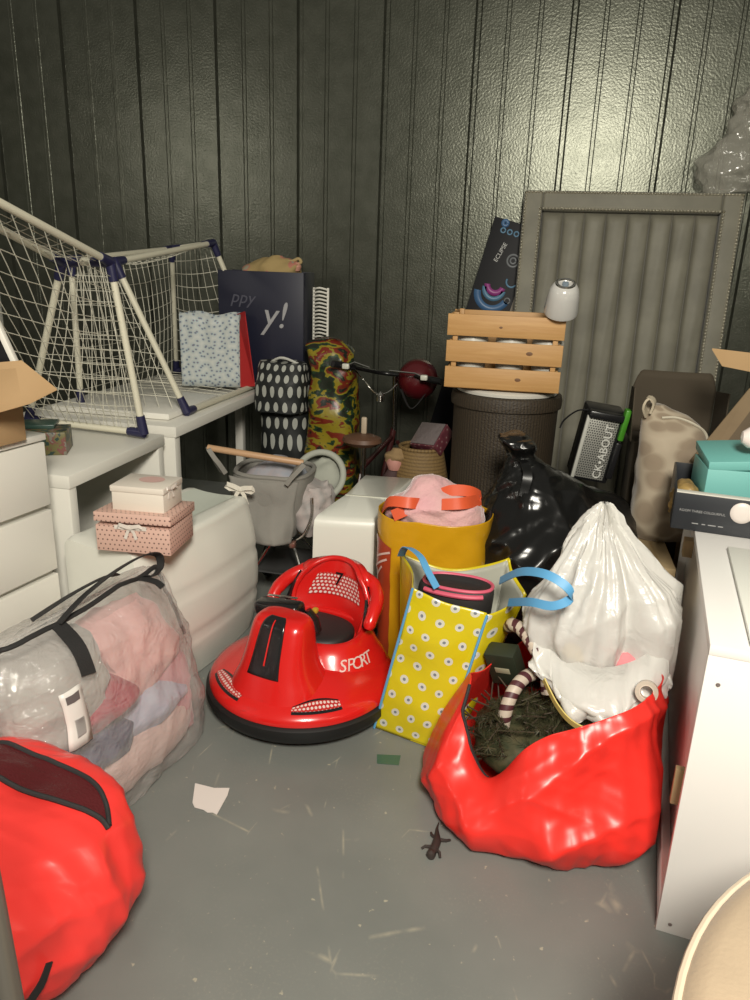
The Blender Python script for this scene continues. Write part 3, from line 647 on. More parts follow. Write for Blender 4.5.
def second_white():
    t = thing('wrapped_box', 'white plastic wrapped box end-on behind the red ride-on car', 'box', (-.72, 2.72, 0))
    A, B, C_, D_ = V((-.838, 2.745, 0)), V((-.590, 2.785, 0)), V((-.535, 3.46, 0)), V((-.785, 3.44, 0))
    m = MB(); H = .545; n = 14; R = .022; vs = []; fs = []
    outl = []
    for P, Q in ((A, B), (B, C_), (C_, D_), (D_, A)):
        for i in range(n): outl.append(lerp(P, Q, i/n))
    cen = (A+B+C_+D_)/4; lv = [(0, .02), (.015, .0), (.18, -.012), (.36, -.004), (.50, 0), (.53, .006), (.545, .025)]
    for z, inn in lv:
        for p in outl: vs.append(p+(cen-p).normalized()*inn+V((0, 0, z)))
    k = len(outl)
    fs = [(j*k+i, j*k+(i+1) % k, (j+1)*k+(i+1) % k, (j+1)*k+i) for j in range(len(lv)-1) for i in range(k)]+[tuple(range((len(lv)-1)*k, len(lv)*k))]
    m.add(vs, fs).build('body', WPLAST, t, sharp=50)
    MB().rbox((-.69, 3.08, .546), (.20, .012, .004), .002, m=Matrix.Rotation(.05, 4, 'Z')).build('tape_seam', mat('clear_tape', (.66, .66, .56), .2), t)
second_white()
PINKB = mat('pink_dotted_card', (.62, .40, .33), .55, pat=pat_dots((.60, .39, .32), (.10, .05, .045), 62, 62, .17))
PLAINP = mat('white_gift_card', (.68, .62, .54), .5)
SATIN = mat('white_satin', (.66, .60, .54), .3, sheen=.3)
def bow(t, c, s_, ux, uz, m, nm='bow'):
    c, ux, uz = V(c), V(ux).normalized(), V(uz).normalized(); n = ux.cross(uz); mb = MB()
    for sg in (-1, 1):
        mb.strap([c+(ux*sg*q[0]+uz*q[1]-n*q[2])*s_ for q in ((0, 0, 0), (.35, .16, -.12), (.8, .22, -.05), (.95, .05, .05), (.7, -.12, .16), (.3, -.06, .14), (0, 0, .05))], .3*s_, .002, side=uz)
        mb.strap([c+(ux*sg*q[0]+uz*q[1]-n*q[2])*s_ for q in ((0, 0, .04), (.25, -.4, .12), (.45, -.95, .08))], .24*s_, .002, side=ux)
    mb.rbox(c-n*.05*s_, (.28*s_, .25*s_, .28*s_), .05*s_, m=Matrix((ux, n, uz)).transposed().to_4x4()); return mb.build(nm, m, t)
def giftboxes():
    t = thing('gift_box', 'pink gift box with dark dots and white ribbon, under the smaller white box', 'box', (-1.25, 2.15, .606), rz=.08)
    MB().rbox((0, 0, .045), (.255, .20, .09), .002).build('box_body', PINKB, t, local=True)
    MB().rbox((0, .006, .112), (.264, .212, .032), .002, m=Matrix.Rotation(-.06, 4, 'X')).build('lid', PINKB, t, local=True)
    MB().strap([(-.06, -.103, .088), (0, -.106, .093), (.05, -.103, .088)], .014, .002, side=(0, 0, 1)).build('ribbon', SATIN, t, local=True)
    c = MW[t.name] @ V((-.005, -.108, .090)); bow(t, c, .042, (1, .08, 0), (0, 0, 1), SATIN)
    t = thing('gift_box', 'small plain white gift box with side ribbon on top of the pink dotted box', 'box', (-1.245, 2.165, .735), rz=.06)
    MB().rbox((0, 0, .034), (.18, .145, .066), .002).build('box_body', PLAINP, t, local=True)
    ld = MB().rbox((0, 0, .076), (.187, .152, .020), .002).build('lid', PLAINP, t, local=True)
    MB().lathe([(0, 0), (.03, 0), (.034, .001), (0, .0012)], 20, (.01, .02, .0863), sx=1.3).build('printed_heart', mat('rose_print', (.62, .40, .36), .5), ld, local=True)
    c = MW[t.name] @ V((.096, -.02, .074)); bow(t, c, .034, (0.1, 1, 0), (0, 0, 1), SATIN)
giftboxes()

def pram():
    FAB = mat('grey_pram_fabric', (.235, .225, .20), .85, bump=(160, .15), var=(6, (.20, .19, .17)))
    PALE = mat('pale_grey_fabric', (.33, .34, .29), .85); WOODH = mat('beech_handle', (.44, .27, .15), .45)
    t = thing('doll_pram', 'grey toy pram with wooden handle, white bow and pale hood', 'doll pram', (-1.08, 3.0, 0))
    # changing-bag like apron
    a, b_, c, d = V((-1.27, 2.885, .64)), V((-.965, 2.915, .628)), V((-.965, 2.86, .365)), V((-1.17, 2.83, .37))
    def ap(u, v):
        p = bil(a, b_, c, d, u, v); p.y -= .045*math.sin(PI*u)*(.4+.6*v); p += noise.noise_vector(p*9)*.016+V((0, 1, 0))*(.018*(abs(noise.noise(V((p.x*16, 3, p.z*5))))-.2)*min(1, v*3)); return p
    MB().grid(ap, 30, 24).build('apron', FAB, t, solid=-.012)
    bl = Blob([(-1.13, 3.0, .36, .13, .10, 3), (-1.13, 3.02, .45, .155, .14, 3), (-1.12, 3.03, .56, .165, .15, 3), (-1.11, 3.05, .64, .165, .155, 3)], amp=.008, seed=6, floor=None)
    bl.mesh(48, 16, cap=False).build('bassinet', FAB, t, solid=-.006)
    MB().tube([bl.pt(2*PI*i/36, 1)+V((0, 0, .002)) for i in range(36)], .011, 8, closed=True).build('rim', FAB, t)
    Blob([(-1.12, 3.02, .50, .13, .11, 2.5), (-1.11, 3.03, .60, .135, .12, 2.5), (-1.09, 3.04, .67, .09, .08, 2.2), (-1.08, 3.05, .69, .02, .02, 2)], amp=.03, sc=10, seed=3, floor=None).mesh(40, 18).build('blanket', mat('blue_grey_blanket', (.27, .29, .33), .8, var=(14, (.36, .30, .30))), t)
    MB().tube(curve([(-1.345, 2.86, .765), (-1.15, 2.87, .748), (-.935, 2.91, .722)], 16), .0145, 12).build('handle', WOODH, t)
    for p, q in (((-1.345, 2.86, .765), (-1.295, 2.90, .65)), ((-.935, 2.91, .722), (-1.0, 2.89, .63))):
        MB().strap(curve([p, lerp(p, q, .5)+V((0, -.005, .003)), q], 8), .05, .02).build('handle_arm', FAB, t)
    bow(t, (-1.165, 2.765, .625), .066, (1, .1, -.1), (0, .05, 1), mat('cream_bow', (.62, .58, .50), .6))
    # hood: bow-shaped arch with fabric behind, further back
    hc = V((-.935, 3.15, .60))
    def arch(a, r, k): return hc+V((math.cos(a)*r, .16*k+.55*r*math.sin(a), math.sin(a)*r*.86-.05*k))
    MB().tube([arch(PI*(-.25+1.5*i/30), .112, 0) for i in range(31)], .015, 10).build('hood_rim', PALE, t)
    MB().grid(lambda u, v: arch(PI*(-.25+1.5*u), .112*(max(0.02, math.cos(v*PI/2))**.5), v), 30, 10).build('hood', PALE, t, solid=.004)
    Blob([(-.93, 3.20, .50, .07, .06, 2.2), (-.93, 3.21, .57, .085, .06, 2.2), (-.93, 3.23, .64, .06, .05, 2), (-.93, 3.24, .665, .02, .02, 2)], amp=.02, sc=14, seed=13, floor=None).mesh(36, 16).build('hood_padding', PALE, t)
    fr = Blob([(-.93, 3.04, .37, .06, .08, 2.4), (-.93, 3.04, .46, .085, .095, 2.4), (-.93, 3.05, .54, .085, .09, 2.4), (-.93, 3.06, .60, .04, .05, 2)], amp=.035, sc=12, seed=9, floor=None)
    fr.mesh(44, 22).build('frilled_lining', mat('frilly_grey', (.30, .29, .28), .8, var=(18, (.42, .36, .34))), t)
    MB().tube(curve([(-.905, 2.94, .56), (-.90, 2.92, .48), (-.93, 2.90, .40), (-.985, 2.90, .36)], 14), .007, 8).build('chrome_strut', CHROME, t)
    MB().rbox((-.975, 2.885, .355), (.03, .03, .03), .008).build('strut_knob', mat('rose_gold', (.45, .25, .2), .25, metal=.8), t)
    for x, y in ((-1.24, 2.96), (-.93, 2.97), (-1.24, 3.30), (-.93, 3.30)):
        w_ = MB().tube([(x, y+.078*math.cos(2*PI*i/26), .093+.078*math.sin(2*PI*i/26)) for i in range(26)], .014, 8, closed=True).build('wheel', BLACKP, t)
        m = MB().tube([(x-.015, y, .093), (x+.015, y, .093)], .014, 10)
        for i in range(5): m.tube([(x, y, .093), (x, y+.075*math.cos(2*PI*i/5), .093+.075*math.sin(2*PI*i/5))], .005, 6)
        m.build('spokes', WHITE, w_)
        MB().tube([(x, y, .093), (-1.09, 3.13, .37)], .008, 8).build('frame_leg', CHROME, t)
    # storage tray under the pram
    MB().grid(lambda u, v: V((-1.22+.28*u, 2.97+.33*v, .17-.04*math.sin(PI*u)*math.sin(PI*v))), 10, 10).build('under_tray', mat('dark_mesh', (.05, .05, .05), .8), t, solid=.004)
pram()

# ------------------------------------------------------------------ ride-on car
def car():
    rz = math.radians(166); t = thing('ride_on_car', 'round red toy bumper car with black seat and number seven on its backrest', 'ride-on toy', (-.735, 2.295, 0), rz=rz); t.scale = (.975, .975, .975)
    BUMP = mat('black_rubber', (.007, .007, .007), .5); kw = dict(local=True)
    MB().lathe([(.20, .035), (.315, .028), (.345, .036), (.36, .060), (.358, .088), (.34, .10), (.20, .10)], 72).build('bumper_ring', BUMP, t, **kw)
    for a in (.5, 2.2, 3.9, 5.6): MB().tube([(.22*math.cos(a)-.012, .22*math.sin(a), .021), (.22*math.cos(a)+.012, .22*math.sin(a), .021)], .020, 14).build('castor_wheel', BUMP, t, **kw)
    dome = [(.335, .092), (.346, .098), (.347, .112), (.338, .126), (.315, .142), (.28, .158), (.23, .176), (.18, .188), (.10, .20), (0, .203)]
    shell = MB().lathe(dome, 80).build('lower_shell', RED, t, **kw)
    def domez(r):
        for (r1, z1), (r2, z2) in zip(dome[2:], dome[3:]):
            if r2 <= r <= r1: return z1+(z2-z1)*(r1-r)/(r1-r2)
        return .203
    hood = Blob([(0, .15, .12, .185, .165, 2.5), (0, .15, .17, .165, .14, 2.6), (0, .15, .22, .138, .118, 2.8), (0, .145, .28, .120, .098, 3), (0, .135, .345, .110, .080, 3.2), (0, .13, .385, .100, .064, 3.2), (0, .125, .402, .076, .042, 3), (0, .125, .405, .01, .01, 2.4)], amp=0, floor=None)
    hd = hood.mesh(64, 44).build('hood', RED, t, sharp=60, **kw)
    BL = mat('black_gloss', (.010, .010, .011), .2, coat=.3)
    hood.patch(lambda u, v: (PI/2+(u-.5)*(.90-.05*v), .29+.60*v), 12, 24, .0025).build('hood_stripe', BL, hd, solid=.002, **kw)
    hood.patch(lambda u, v: (PI/2+(u-.5)*.05, .38+.42*v), 2, 16, .005).build('hood_groove', RED, hd, **kw)
    # seat tub and back
    tub = Blob([(0, -.10, .11, .285, .225, 2.4), (0, -.10, .16, .262, .21, 2.4), (0, -.10, .20, .235, .19, 2.4), (0, -.105, .235, .21, .17, 2.5), (0, -.105, .255, .185, .145, 2.6), (0, -.105, .252, .165, .125, 2.6), (0, -.10, .215, .15, .115, 2.6), (0, -.10, .21, .02, .02, 2)], amp=0, floor=None)
    tb = tub.mesh(64, 50).build('seat_tub', RED, t, sharp=60, **kw)
    Blob([(0, -.085, .20, .135, .105, 2.6), (0, -.085, .235, .148, .118, 2.7), (0, -.085, .262, .14, .11, 2.6), (0, -.085, .270, .10, .075, 2.4), (0, -.085, .271, .01, .01, 2)], amp=0, floor=None).mesh(48, 20).build('seat_cushion', mat('black_vinyl', (.018, .015, .015), .55, bump=(300, .1)), t, **kw)
    # backrest
    def back(u, v, off=0):
        s_ = 2*u-1; w_ = .165 if v < .1 else .165
        wv = catmull([(.150,), (.150,), (.158,), (.165,), (.160,), (.140,), (.118,)], v)[0]
        e = max(0, v-.86)/.14; top = .272-.03*(abs(s_)**3)
        x = s_*wv*(1-.10*e); z = .19+top*v
        y = -.235-.055*v+.085*(s_*s_)*(1-.35*v)
        n = V((0, 1, .18)).normalized(); return V((x, y, z))+n*off
    m = MB().grid(lambda u, v: back(u, v), 30, 30); bk = m.build('backrest', RED, t, solid=-.035, sharp=70, **kw)
    MB().tube([back(0, v/14) for v in range(2, 14)]+[back(u/16, 1) for u in range(0, 17)]+[back(1, v/14) for v in range(13, 1, -1)], .011, 10).build('backrest_rim', RED, t, **kw)
    MESH = mat('white_mesh_print', (.6, .6, .6), .35, pat=pat_dots((.45, .014, .012), (.66, .55, .52), 62, 62, .34))
    MB().grid(lambda u, v: back(.5+(u-.5)*(.72-.14*v), .46+.32*v, .004), 16, 8, us=.21, vs_=.1).build('mesh_decal', MESH, bk, **kw)
    c = back(.5, .70, .007); MB().text('7', .075, c, (-1, 0, 0), (0, -.18, 1), ext=.002).build('number_decal', BL, bk, **kw)
    for sx in (-1, 1):
        MB().tube(curve([(sx*.10, -.285, .405), (sx*.155, -.262, .392), (sx*.198, -.21, .37), (sx*.215, -.14, .335), (sx*.212, -.105, .29)], 20), [.03]*6+[.027]*8+[.024]*4+[.02, .012], 12).build('armrest', RED, t, **kw)
        MB().strap(curve([(sx*.150, -.245, .39), (sx*.168, -.205, .33), (sx*.178, -.165, .26)], 8), .045, .012, side=(.2, 1, .2)).build('armrest_support', BL, t, **kw)
    # control bar between hood and seat
    MB().rbox((.075, .045, .372), (.19, .075, .055), .018, seg=3, m=Matrix.Rotation(.12, 4, 'Y')).build('control_console', BL, t, **kw)
    MB().tube([(-.03, .03, .375), (-.055, .02, .345), (-.06, .01, .30)], .022, 12).build('joystick', BL, t, **kw)
    MB().rbox((-.047, -.006, .37), (.02, .02, .02), .005).build('switch', mat('amber_plastic', (.5, .3, .03), .3), t, **kw)
    for z in (.392,): MB().rbox((.09, -.0, .395), (.13, .012, .006), .003, m=Matrix.Rotation(.12, 4, 'Y')).build('console_trim', CHROME, t, **kw)
    # head lamps : dotted crescents with dark surround
    for a0, a1 in ((.72, 1.36), (2.0, 2.55)):
        def hl(u, v, off=.0025, g=1.):
            a = a0+(a1-a0)*u; wid = .010+.026*(math.sin(PI*(.12+.84*u)) if a0 < 1.5 else math.sin(PI*(.95-.8*u)))
            r = .322-.004-wid*(1-v)*g+(.008 if g > 1 else 0)*v; return V((r*math.cos(a), r*math.sin(a), domez(r)+off))
        MB().grid(lambda u, v: hl(u, v, .0012, 1.25), 22, 4).build('headlamp_surround', BL, shell, **kw)
        MB().grid(lambda u, v: hl(u, v), 22, 4, us=.2, vs_=.036).build('headlamp', MESH, shell, **kw)
    # lettering on the flank that faces the camera's right
    a = math.radians(-200+360-3)
    P = tub.pt(2.72, .26, 0); dirx = (tub.pt(2.50, .26)-tub.pt(2.95, .26)).normalized()
    mb = MB(); word = 'SPORT'
    for i, ch in enumerate(word):
        an = 2.40+.135*i; p = tub.on(an, .28, .004); ux = (tub.pt(an+.05, .28)-tub.pt(an-.05, .28)); uy = tub.pt(an, .36)-tub.pt(an, .2)
        mb.text(ch, .062, p, ux, uy, shear=.25)
    mb.build('lettering', mat('pink_white_print', (.66, .48, .44), .4), tb, **kw)
car()

# ------------------------------------------------------------------ orange bag
YEL = mat('orange_bag_plastic', (.62, .33, .010), .28, bump=(13, .22, .8), transl=.15)
ob = Blob([(-.335, 2.70, 0, .185, .135, 4), (-.335, 2.70, .02, .19, .14, 4), (-.335, 2.70, .25, .20, .15, 3.6), (-.335, 2.70, .45, .212, .155, 3), (-.335, 2.70, .57, .216, .158, 2.6), (-.335, 2.70, .638, .218, .16, 2.4)], amp=.010, sc=8, seed=12,
          lim=lambda p: V((p.x, max(p.y, 2.53), p.z)))
t = thing('shopping_bag', 'orange-yellow carrier bag with red handles full of pink fluffy fabric', 'bag', (-.335, 2.70, 0))
ob.mesh(80, 40, cap=False).build('bag_body', YEL, t, solid=.003)
ob.patch(lambda u, v: (-3.05+.85*u, .04+.76*v-.10*u*v), 14, 24, .003).build('red_side_panel', mat('brick_red_print', (.33, .045, .015), .3, bump=(13, .2)), t)
mb = MB()
for z, ln in ((.40, .07), (.37, .06), (.34, .04)):
    mb.strap([ob.on(-2.62+.1*i*ln/.07, (z+.01*i)/.655, .005) for i in range(5)], .008, .001, side=(0, 0, 1))
mb.build('white_script', mat('pale_script', (.6, .45, .4), .4), t)
HAND = mat('red_orange_webbing', (.62, .09, .03), .45)
MB().strap(curve([ob.on(-2.75, .95, .004)-V((-.012, -.012, 0)), (-.50, 2.60, .69), (-.42, 2.58, .70), (-.385, 2.62, .685), (-.43, 2.60, .665), (-.475, 2.56, .65)], 20), .042, .003, side=(.1, .55, .8)).build('handle', HAND, t)
MB().strap(curve([(-.325, 2.66, .715), (-.27, 2.66, .74), (-.20, 2.68, .735), (-.165, 2.72, .70), (-.22, 2.61, .71), (-.30, 2.60, .70)], 20), .045, .003, side=(-.1, .6, .8)).build('handle', HAND, t)
single(Blob([(-.335, 2.71, .48, .15, .10, 2.6), (-.335, 2.71, .58, .175, .115, 2.4), (-.335, 2.71, .65, .178, .118, 2.3), (-.34, 2.71, .71, .13, .09, 2.1), (-.36, 2.72, .745, .05, .04, 2), (-.365, 2.72, .76, .012, .01, 2)], amp=.035, sc=9, seed=5, floor=None).mesh(70, 40),
       'fluffy_fabric', mat('pink_fluff', (.66, .36, .38), .95, sheen=.5, bump=(60, .6), var=(7, (.60, .38, .36))), 'pink fluffy fabric filling the orange-yellow bag', 'fabric')

# ------------------------------------------------------------------ yellow patterned bag
def dotted_bag():
    Y1 = mat('yellow_dot_plastic', (.66, .55, .015), .25, bump=(9, .4, .8), transl=.12,
             pat=pat_dots((.66, .54, .012), (.66, .66, .58), 15.5, 15.5, .23, core=(.20, .22, .25), core_r=.085))
    Y2 = mat('yellow_plain_plastic', (.62, .50, .012), .28, bump=(9, .2, .8), transl=.12); LIN = mat('grey_bag_lining', (.36, .36, .30), .5, bump=(12, .25))
    BLU = mat('light_blue_webbing', (.10, .33, .58), .5)
    t = thing('shopping_bag', 'yellow bag with white round spots and blue handles beside the red toy car', 'bag', (-.27, 2.2, 0))
    FLb, FRb, BRb, BLb = V((-.435, 2.170, .004)), V((-.188, 2.095, .004)), V((-.10, 2.30, .004)), V((-.385, 2.40, .004))
    FLt, FRt, BRt, BLt = V((-.323, 2.15, .558)), V((-.082, 2.15, .497)), V((-.035, 2.40, .60)), V((-.413, 2.40, .575)); G = V((.035, 2.30, .515))
    def panel(a, b, c, d, bul, seed, dip=0):
        nn = (b-a).cross(d-a).normalized()
        def f(u, v):
            p = bil(a, b, c, d, u, v); e = math.sin(PI*u)*min(1, v*4)
            p = p+nn*(bul*e)+noise.noise_vector(p*8+V((seed, 0, 0)))*.010*min(1, v*6)*(1 if 0.02 < u < .98 else .0); p.z -= dip*math.sin(PI*u)*v*v
            p.z = max(p.z, .003); return p
        return f
    fr = panel(FLb, FRb, FRt, FLt, .012, 1); W = .27
    MB().grid(fr, 26, 44, us=W, vs_=.56).build('front_panel', Y1, t, solid=.002)
    MB().grid(panel(BLb, FLb, FLt, BLt, -.02, 2), 20, 40, us=.25, vs_=.56).build('left_gusset', Y2, t, solid=.002)
    MB().grid(panel(FRb, lerp(FRb, BRb, .55), G, FRt, .012, 3), 12, 40, us=.12, vs_=.5).build('right_gusset', Y1, t, solid=.002)
    MB().grid(panel(lerp(FRb, BRb, .55), BRb, BRt, G, -.012, 4), 12, 40, us=.12, vs_=.5).build('right_gusset', Y2, t, solid=.002)
    bk = panel(BRb, BLb, BLt, BRt, .0, 5, dip=.05); MB().grid(bk, 24, 40, us=.3, vs_=.56).build('back_panel', Y2, t, solid=.002)
    cen = V((-.19, 2.27, 0))
    def inner(f, v0):
        def g(u, v):
            p = f(u, v0+(.985-v0)*v); h = V((cen.x-p.x, cen.y-p.y, 0)).normalized(); return p+h*.006
        return g
    MB().grid(inner(bk, .35), 24, 20).build('lining', LIN, t, solid=.001)
    for f in (panel(lerp(FRb, BRb, .55), BRb, BRt, G, -.012, 4), panel(FRb, lerp(FRb, BRb, .55), G, FRt, .012, 3), panel(BLb, FLb, FLt, BLt, -.02, 2)): MB().grid(inner(f, .5), 14, 16).build('lining', LIN, t, solid=.001)
    MB().poly([FLb, FRb, BRb, BLb], .003, (0, 0, 1)).build('bag_base', Y2, t)
    for x, f in ((0.0, fr), (1.0, fr)): MB().tube([f(x, i/30) + V((0, -.004, 0)) for i in range(31)], .0045, 6).build('piping', BLU, t)
    MB().strap(curve([(-.405, 2.375, .57), (-.375, 2.30, .635), (-.32, 2.24, .635), (-.285, 2.20, .60), (-.25, 2.18, .555)], 22), .026, .003, side=(.75, .5, -.2)).build('handle', BLU, t)
    MB().strap(curve([(-.055, 2.25, .575), (.006, 2.12, .668), (.076, 2.03, .708), (.136, 2.0, .691), (.154, 2.0, .656), (.107, 2.0, .625), (.043, 2.06, .601), (-.02, 2.19, .53)], 34), .026, .003, side=(.1, .55, .85)).build('handle', BLU, t)
    # contents
    DK = mat('black_padding', (.02, .018, .018), .6); PK = mat('pink_trim', (.60, .10, .16), .4)
    t = thing('toy_case', 'black padded case with pink trim inside the yellow spotted bag', 'case', (-.20, 2.27, .40))
    m = Blob([(-.205, 2.275, .36, .115, .07, 2.6), (-.20, 2.27, .45, .125, .08, 2.6), (-.195, 2.265, .525, .125, .075, 2.5), (-.19, 2.265, .545, .11, .06, 2.4), (-.19, 2.265, .535, .07, .03, 2.2)], amp=.002, floor=None, rot=-.1); m.mesh(44, 22).build('case_body', DK, t)
    MB().tube([m.pt(2*PI*i/44, .74, .003) for i in range(44)], .006, 8, closed=True).build('trim', PK, t)
    MB().tube([m.pt(-2.3+1.5*i/20, .55, .006) for i in range(21)], .008, 8).build('lower_trim', PK, t)
dotted_bag()
# ================================================================== RIGHT SIDE
ud = V((.131, .991, 0)).normalized(); ur = V((ud.y, -ud.x, 0)); U0 = V((.417, 1.544, 0))
def U(a, b, z): return U0+ur*a+ud*b+V((0, 0, z))       # a to the right, b away from the camera
def ux_x(y): return .417+.1322*(y-1.544)
UM = Matrix((ur, ud, V((0, 0, 1)))).transposed().to_4x4()
LAM = mat('bright_white_laminate', (.76, .74, .71), .32)
def cabinet_right():
    t = thing('cabinet', 'bright white cabinet at the right edge beside the red sack, carton on top', 'cabinet', U0)
    L = 1.22; W = .78; H = .79
    def bx(c, s_, b=.002): return MB().rbox(U(*c), s_, b, m=UM)
    bx((W/2, .012, H/2-.012), (W, .022, H-.024)).build('near_panel', LAM, t)
    bx((W/2, L-.012, H/2-.012), (W, .022, H-.024)).build('far_panel', LAM, t)
    bx((W/2, L/2, H-.012), (W, L, .024)).build('top', LAM, t)
    bx((W-.01, L/2, H/2-.012), (.018, L-.05, H-.03)).build('right_panel', LAM, t)
    bx((.035, L/2, H/2-.012), (.016, L-.05, H-.03)).build('inset_left_panel', LAM, t)
    bx((.014, L/2, .05), (.024, L-.05, .08)).build('plinth', LAM, t)
    TAB = mat('tan_block', (.42, .30, .16), .7)
    bx((.008, .10, .355), (.036, .020, .10)).build('corner_block', TAB, t); bx((.012, 1.05, .64), (.032, .05, .06)).build('corner_block', TAB, t)
    HOLE = mat('screw_hole', (.16, .13, .12), .6)
    for a, z in ((.03, .03), (.03, .70), (.17, .55)):
        MB().lathe([(0, 0), (.005, 0), (.004, .0015), (0, .0012)], 10, U(a, -.0005, z), m=UM @ Matrix.Rotation(PI/2, 4, 'X')).build('screw', HOLE, t)
    s_ = thing('foam_sheet', 'white foam sheet lying on top of the white cabinet', 'sheet', U(.43, .35, H+.001))
    MB().rbox(U(.44, .33, H+.007), (.72, .62, .012), .004, m=UM).build('sheet', mat('foam_white', (.74, .74, .68), .5), s_)
cabinet_right()

def tray_box():
    t = thing('display_carton', 'black printed carton tray on the far end of the white cabinet', 'box', (.45, 2.32, .792), rot=(0, 0, -.14))
    BK = mat('black_print_card', (.018, .020, .024), .38); W, D_, H, th = .42, .40, .115, .006
    fp = MB().rbox((W/2, 0, H/2), (W, th, H), .001).build('front_panel', BK, t, local=True); MB().rbox((W/2, D_, H/2), (W, th, H), .001).build('back_panel', BK, t, local=True)
    MB().rbox((0, D_/2, H/2), (th, D_, H), .001).build('side_panel', BK, t, local=True); MB().rbox((W, D_/2, H/2), (th, D_, H), .001).build('side_panel', BK, t, local=True)
    MB().rbox((W/2, D_/2, .003), (W, D_, .005), .001).build('base', BK, t, local=True)
    MB().rbox((W/2, .012, H+.002), (W, .030, .003), .001).build('worn_edge', mat('white_card_edge', (.6, .58, .52), .7), t, local=True)
    WT = mat('carton_print', (.26, .26, .26), .5)
    MB().text('ROOM THREE COLOURFUL', .0105, (.015, -.0032, .062), (1, 0, 0), (0, 0, 1), align='LEFT').build('lettering', WT, fp, local=True)
    m = MB()
    for i, w_ in enumerate((.018, .010, .022, .014)): m.rbox((.065+.024*i, -.0034, .024), (w_, .0006, .003), 0)
    m.build('small_print', WT, fp, local=True)
    MB().lathe([(.0, .006), (.02, .005), (.031, .002), (.0325, 0)], 30, (.188, -.0032, .075), m=Matrix.Rotation(PI/2, 4, 'X')).rbox((.228, -.005, .072), (.03, .003, .03), .001).build('printed_bulb', mat('bulb_print', (.62, .56, .52), .4), fp, local=True)
    single(Blob([(.50, 2.45, .80, .035, .07, 2.4), (.50, 2.45, .85, .04, .08, 2.4), (.50, 2.45, .90, .02, .05, 2), (.50, 2.45, .905, .005, .01, 2)], amp=.02, sc=22, floor=None).mesh(30, 16), 'tissue_paper', mat('gold_tissue', (.36, .24, .08), .5, var=(30, (.22, .14, .05))), 'crumpled golden tissue at the left inside the black carton tray', 'paper')
    t2 = thing('teal_box', 'teal card box with its lid ajar inside the black carton tray', 'box', (.545, 2.40, .80), rot=(0, 0, .02))
    TE = mat('teal_card', (.145, .40, .37), .5); TI = mat('teal_inside_shade', (.03, .09, .085), .7)
    MB().rbox((.16, .10, .085), (.32, .20, .165), .003).build('box_body', TE, t2, local=True)
    MB().rbox((.165, .11, .169), (.30, .18, .003), .001).build('inside', TI, t2, local=True)  # dark slab on the solid body, shade under the ajar lid put into its colour
    MB().rbox((.165, .105, .202), (.33, .215, .030), .003, m=Matrix.Rotation(.10, 4, 'X') @ Matrix.Rotation(-.10, 4, 'Y')).build('lid', TE, t2, local=True)
    t3 = thing('light_bulb', 'white round light bulb lying on the teal box lid', 'light bulb', (.68, 2.46, 1.03))
    MB().lathe([(0, -.034), (.018, -.030), (.032, -.012), (.034, .004), (.028, .022), (.018, .036), (.014, .05)], 26, (.665, 2.44, 1.068), m=Matrix.Rotation(PI/2, 4, 'Y')).build('globe', mat('opal_glass', (.72, .64, .60), .25), t3)
    MB().lathe([(.0135, 0), (.0135, .022), (.006, .028), (0, .028)], 18, (.715, 2.44, 1.068), m=Matrix.Rotation(PI/2, 4, 'Y')).build('screw_cap', CHROME, t3)
tray_box()
def big_carton():
    t = thing('cardboard_box', 'large brown cardboard box with raised flaps behind the white cabinet at the right edge', 'box', (.90, 2.98, 0))
    x0, x1, y0, y1, H = .645, 1.16, 2.815, 3.15, .87
    for nm, c, s_ in (('side_panel', (x0, (y0+y1)/2, H/2), (.006, y1-y0, H)), ('side_panel', (x1, (y0+y1)/2, H/2), (.006, y1-y0, H)), ('end_panel', ((x0+x1)/2, y0, H/2), (x1-x0, .006, H)), ('end_panel', ((x0+x1)/2, y1, H/2), (x1-x0, .006, H)), ('base', ((x0+x1)/2, (y0+y1)/2, .004), (x1-x0, y1-y0, .006))):
        MB().rbox(c, s_, .001).build(nm, CARD, t)
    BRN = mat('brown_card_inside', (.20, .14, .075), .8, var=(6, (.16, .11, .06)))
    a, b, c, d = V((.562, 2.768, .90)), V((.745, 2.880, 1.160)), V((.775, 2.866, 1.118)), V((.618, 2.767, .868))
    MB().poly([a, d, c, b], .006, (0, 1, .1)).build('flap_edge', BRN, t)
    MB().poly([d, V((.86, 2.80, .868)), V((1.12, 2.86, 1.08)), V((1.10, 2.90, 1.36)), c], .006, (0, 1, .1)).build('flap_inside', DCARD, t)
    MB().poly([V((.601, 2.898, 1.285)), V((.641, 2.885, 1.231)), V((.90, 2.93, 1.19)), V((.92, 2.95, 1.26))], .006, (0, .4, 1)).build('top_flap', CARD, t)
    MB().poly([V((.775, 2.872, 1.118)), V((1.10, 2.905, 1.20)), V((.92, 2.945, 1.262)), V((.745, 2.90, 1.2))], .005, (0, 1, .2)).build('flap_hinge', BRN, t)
big_carton()
t = thing('cardboard_box', 'dark open cardboard box behind the patterned cushion, its inside in shadow', 'box', (.59, 3.33, .0))
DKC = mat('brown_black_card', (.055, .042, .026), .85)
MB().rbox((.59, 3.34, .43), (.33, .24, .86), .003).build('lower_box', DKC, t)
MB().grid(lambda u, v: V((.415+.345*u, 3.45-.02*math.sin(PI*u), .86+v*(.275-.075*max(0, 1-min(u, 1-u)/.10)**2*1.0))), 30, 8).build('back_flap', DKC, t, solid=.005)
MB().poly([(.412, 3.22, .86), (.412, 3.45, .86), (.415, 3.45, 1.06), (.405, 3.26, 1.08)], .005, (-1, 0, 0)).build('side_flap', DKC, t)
MB().poly([(.765, 3.22, .86), (.765, 3.45, .86), (.76, 3.45, 1.06), (.77, 3.26, 1.08)], .005, (1, 0, 0)).build('side_flap', DKC, t)
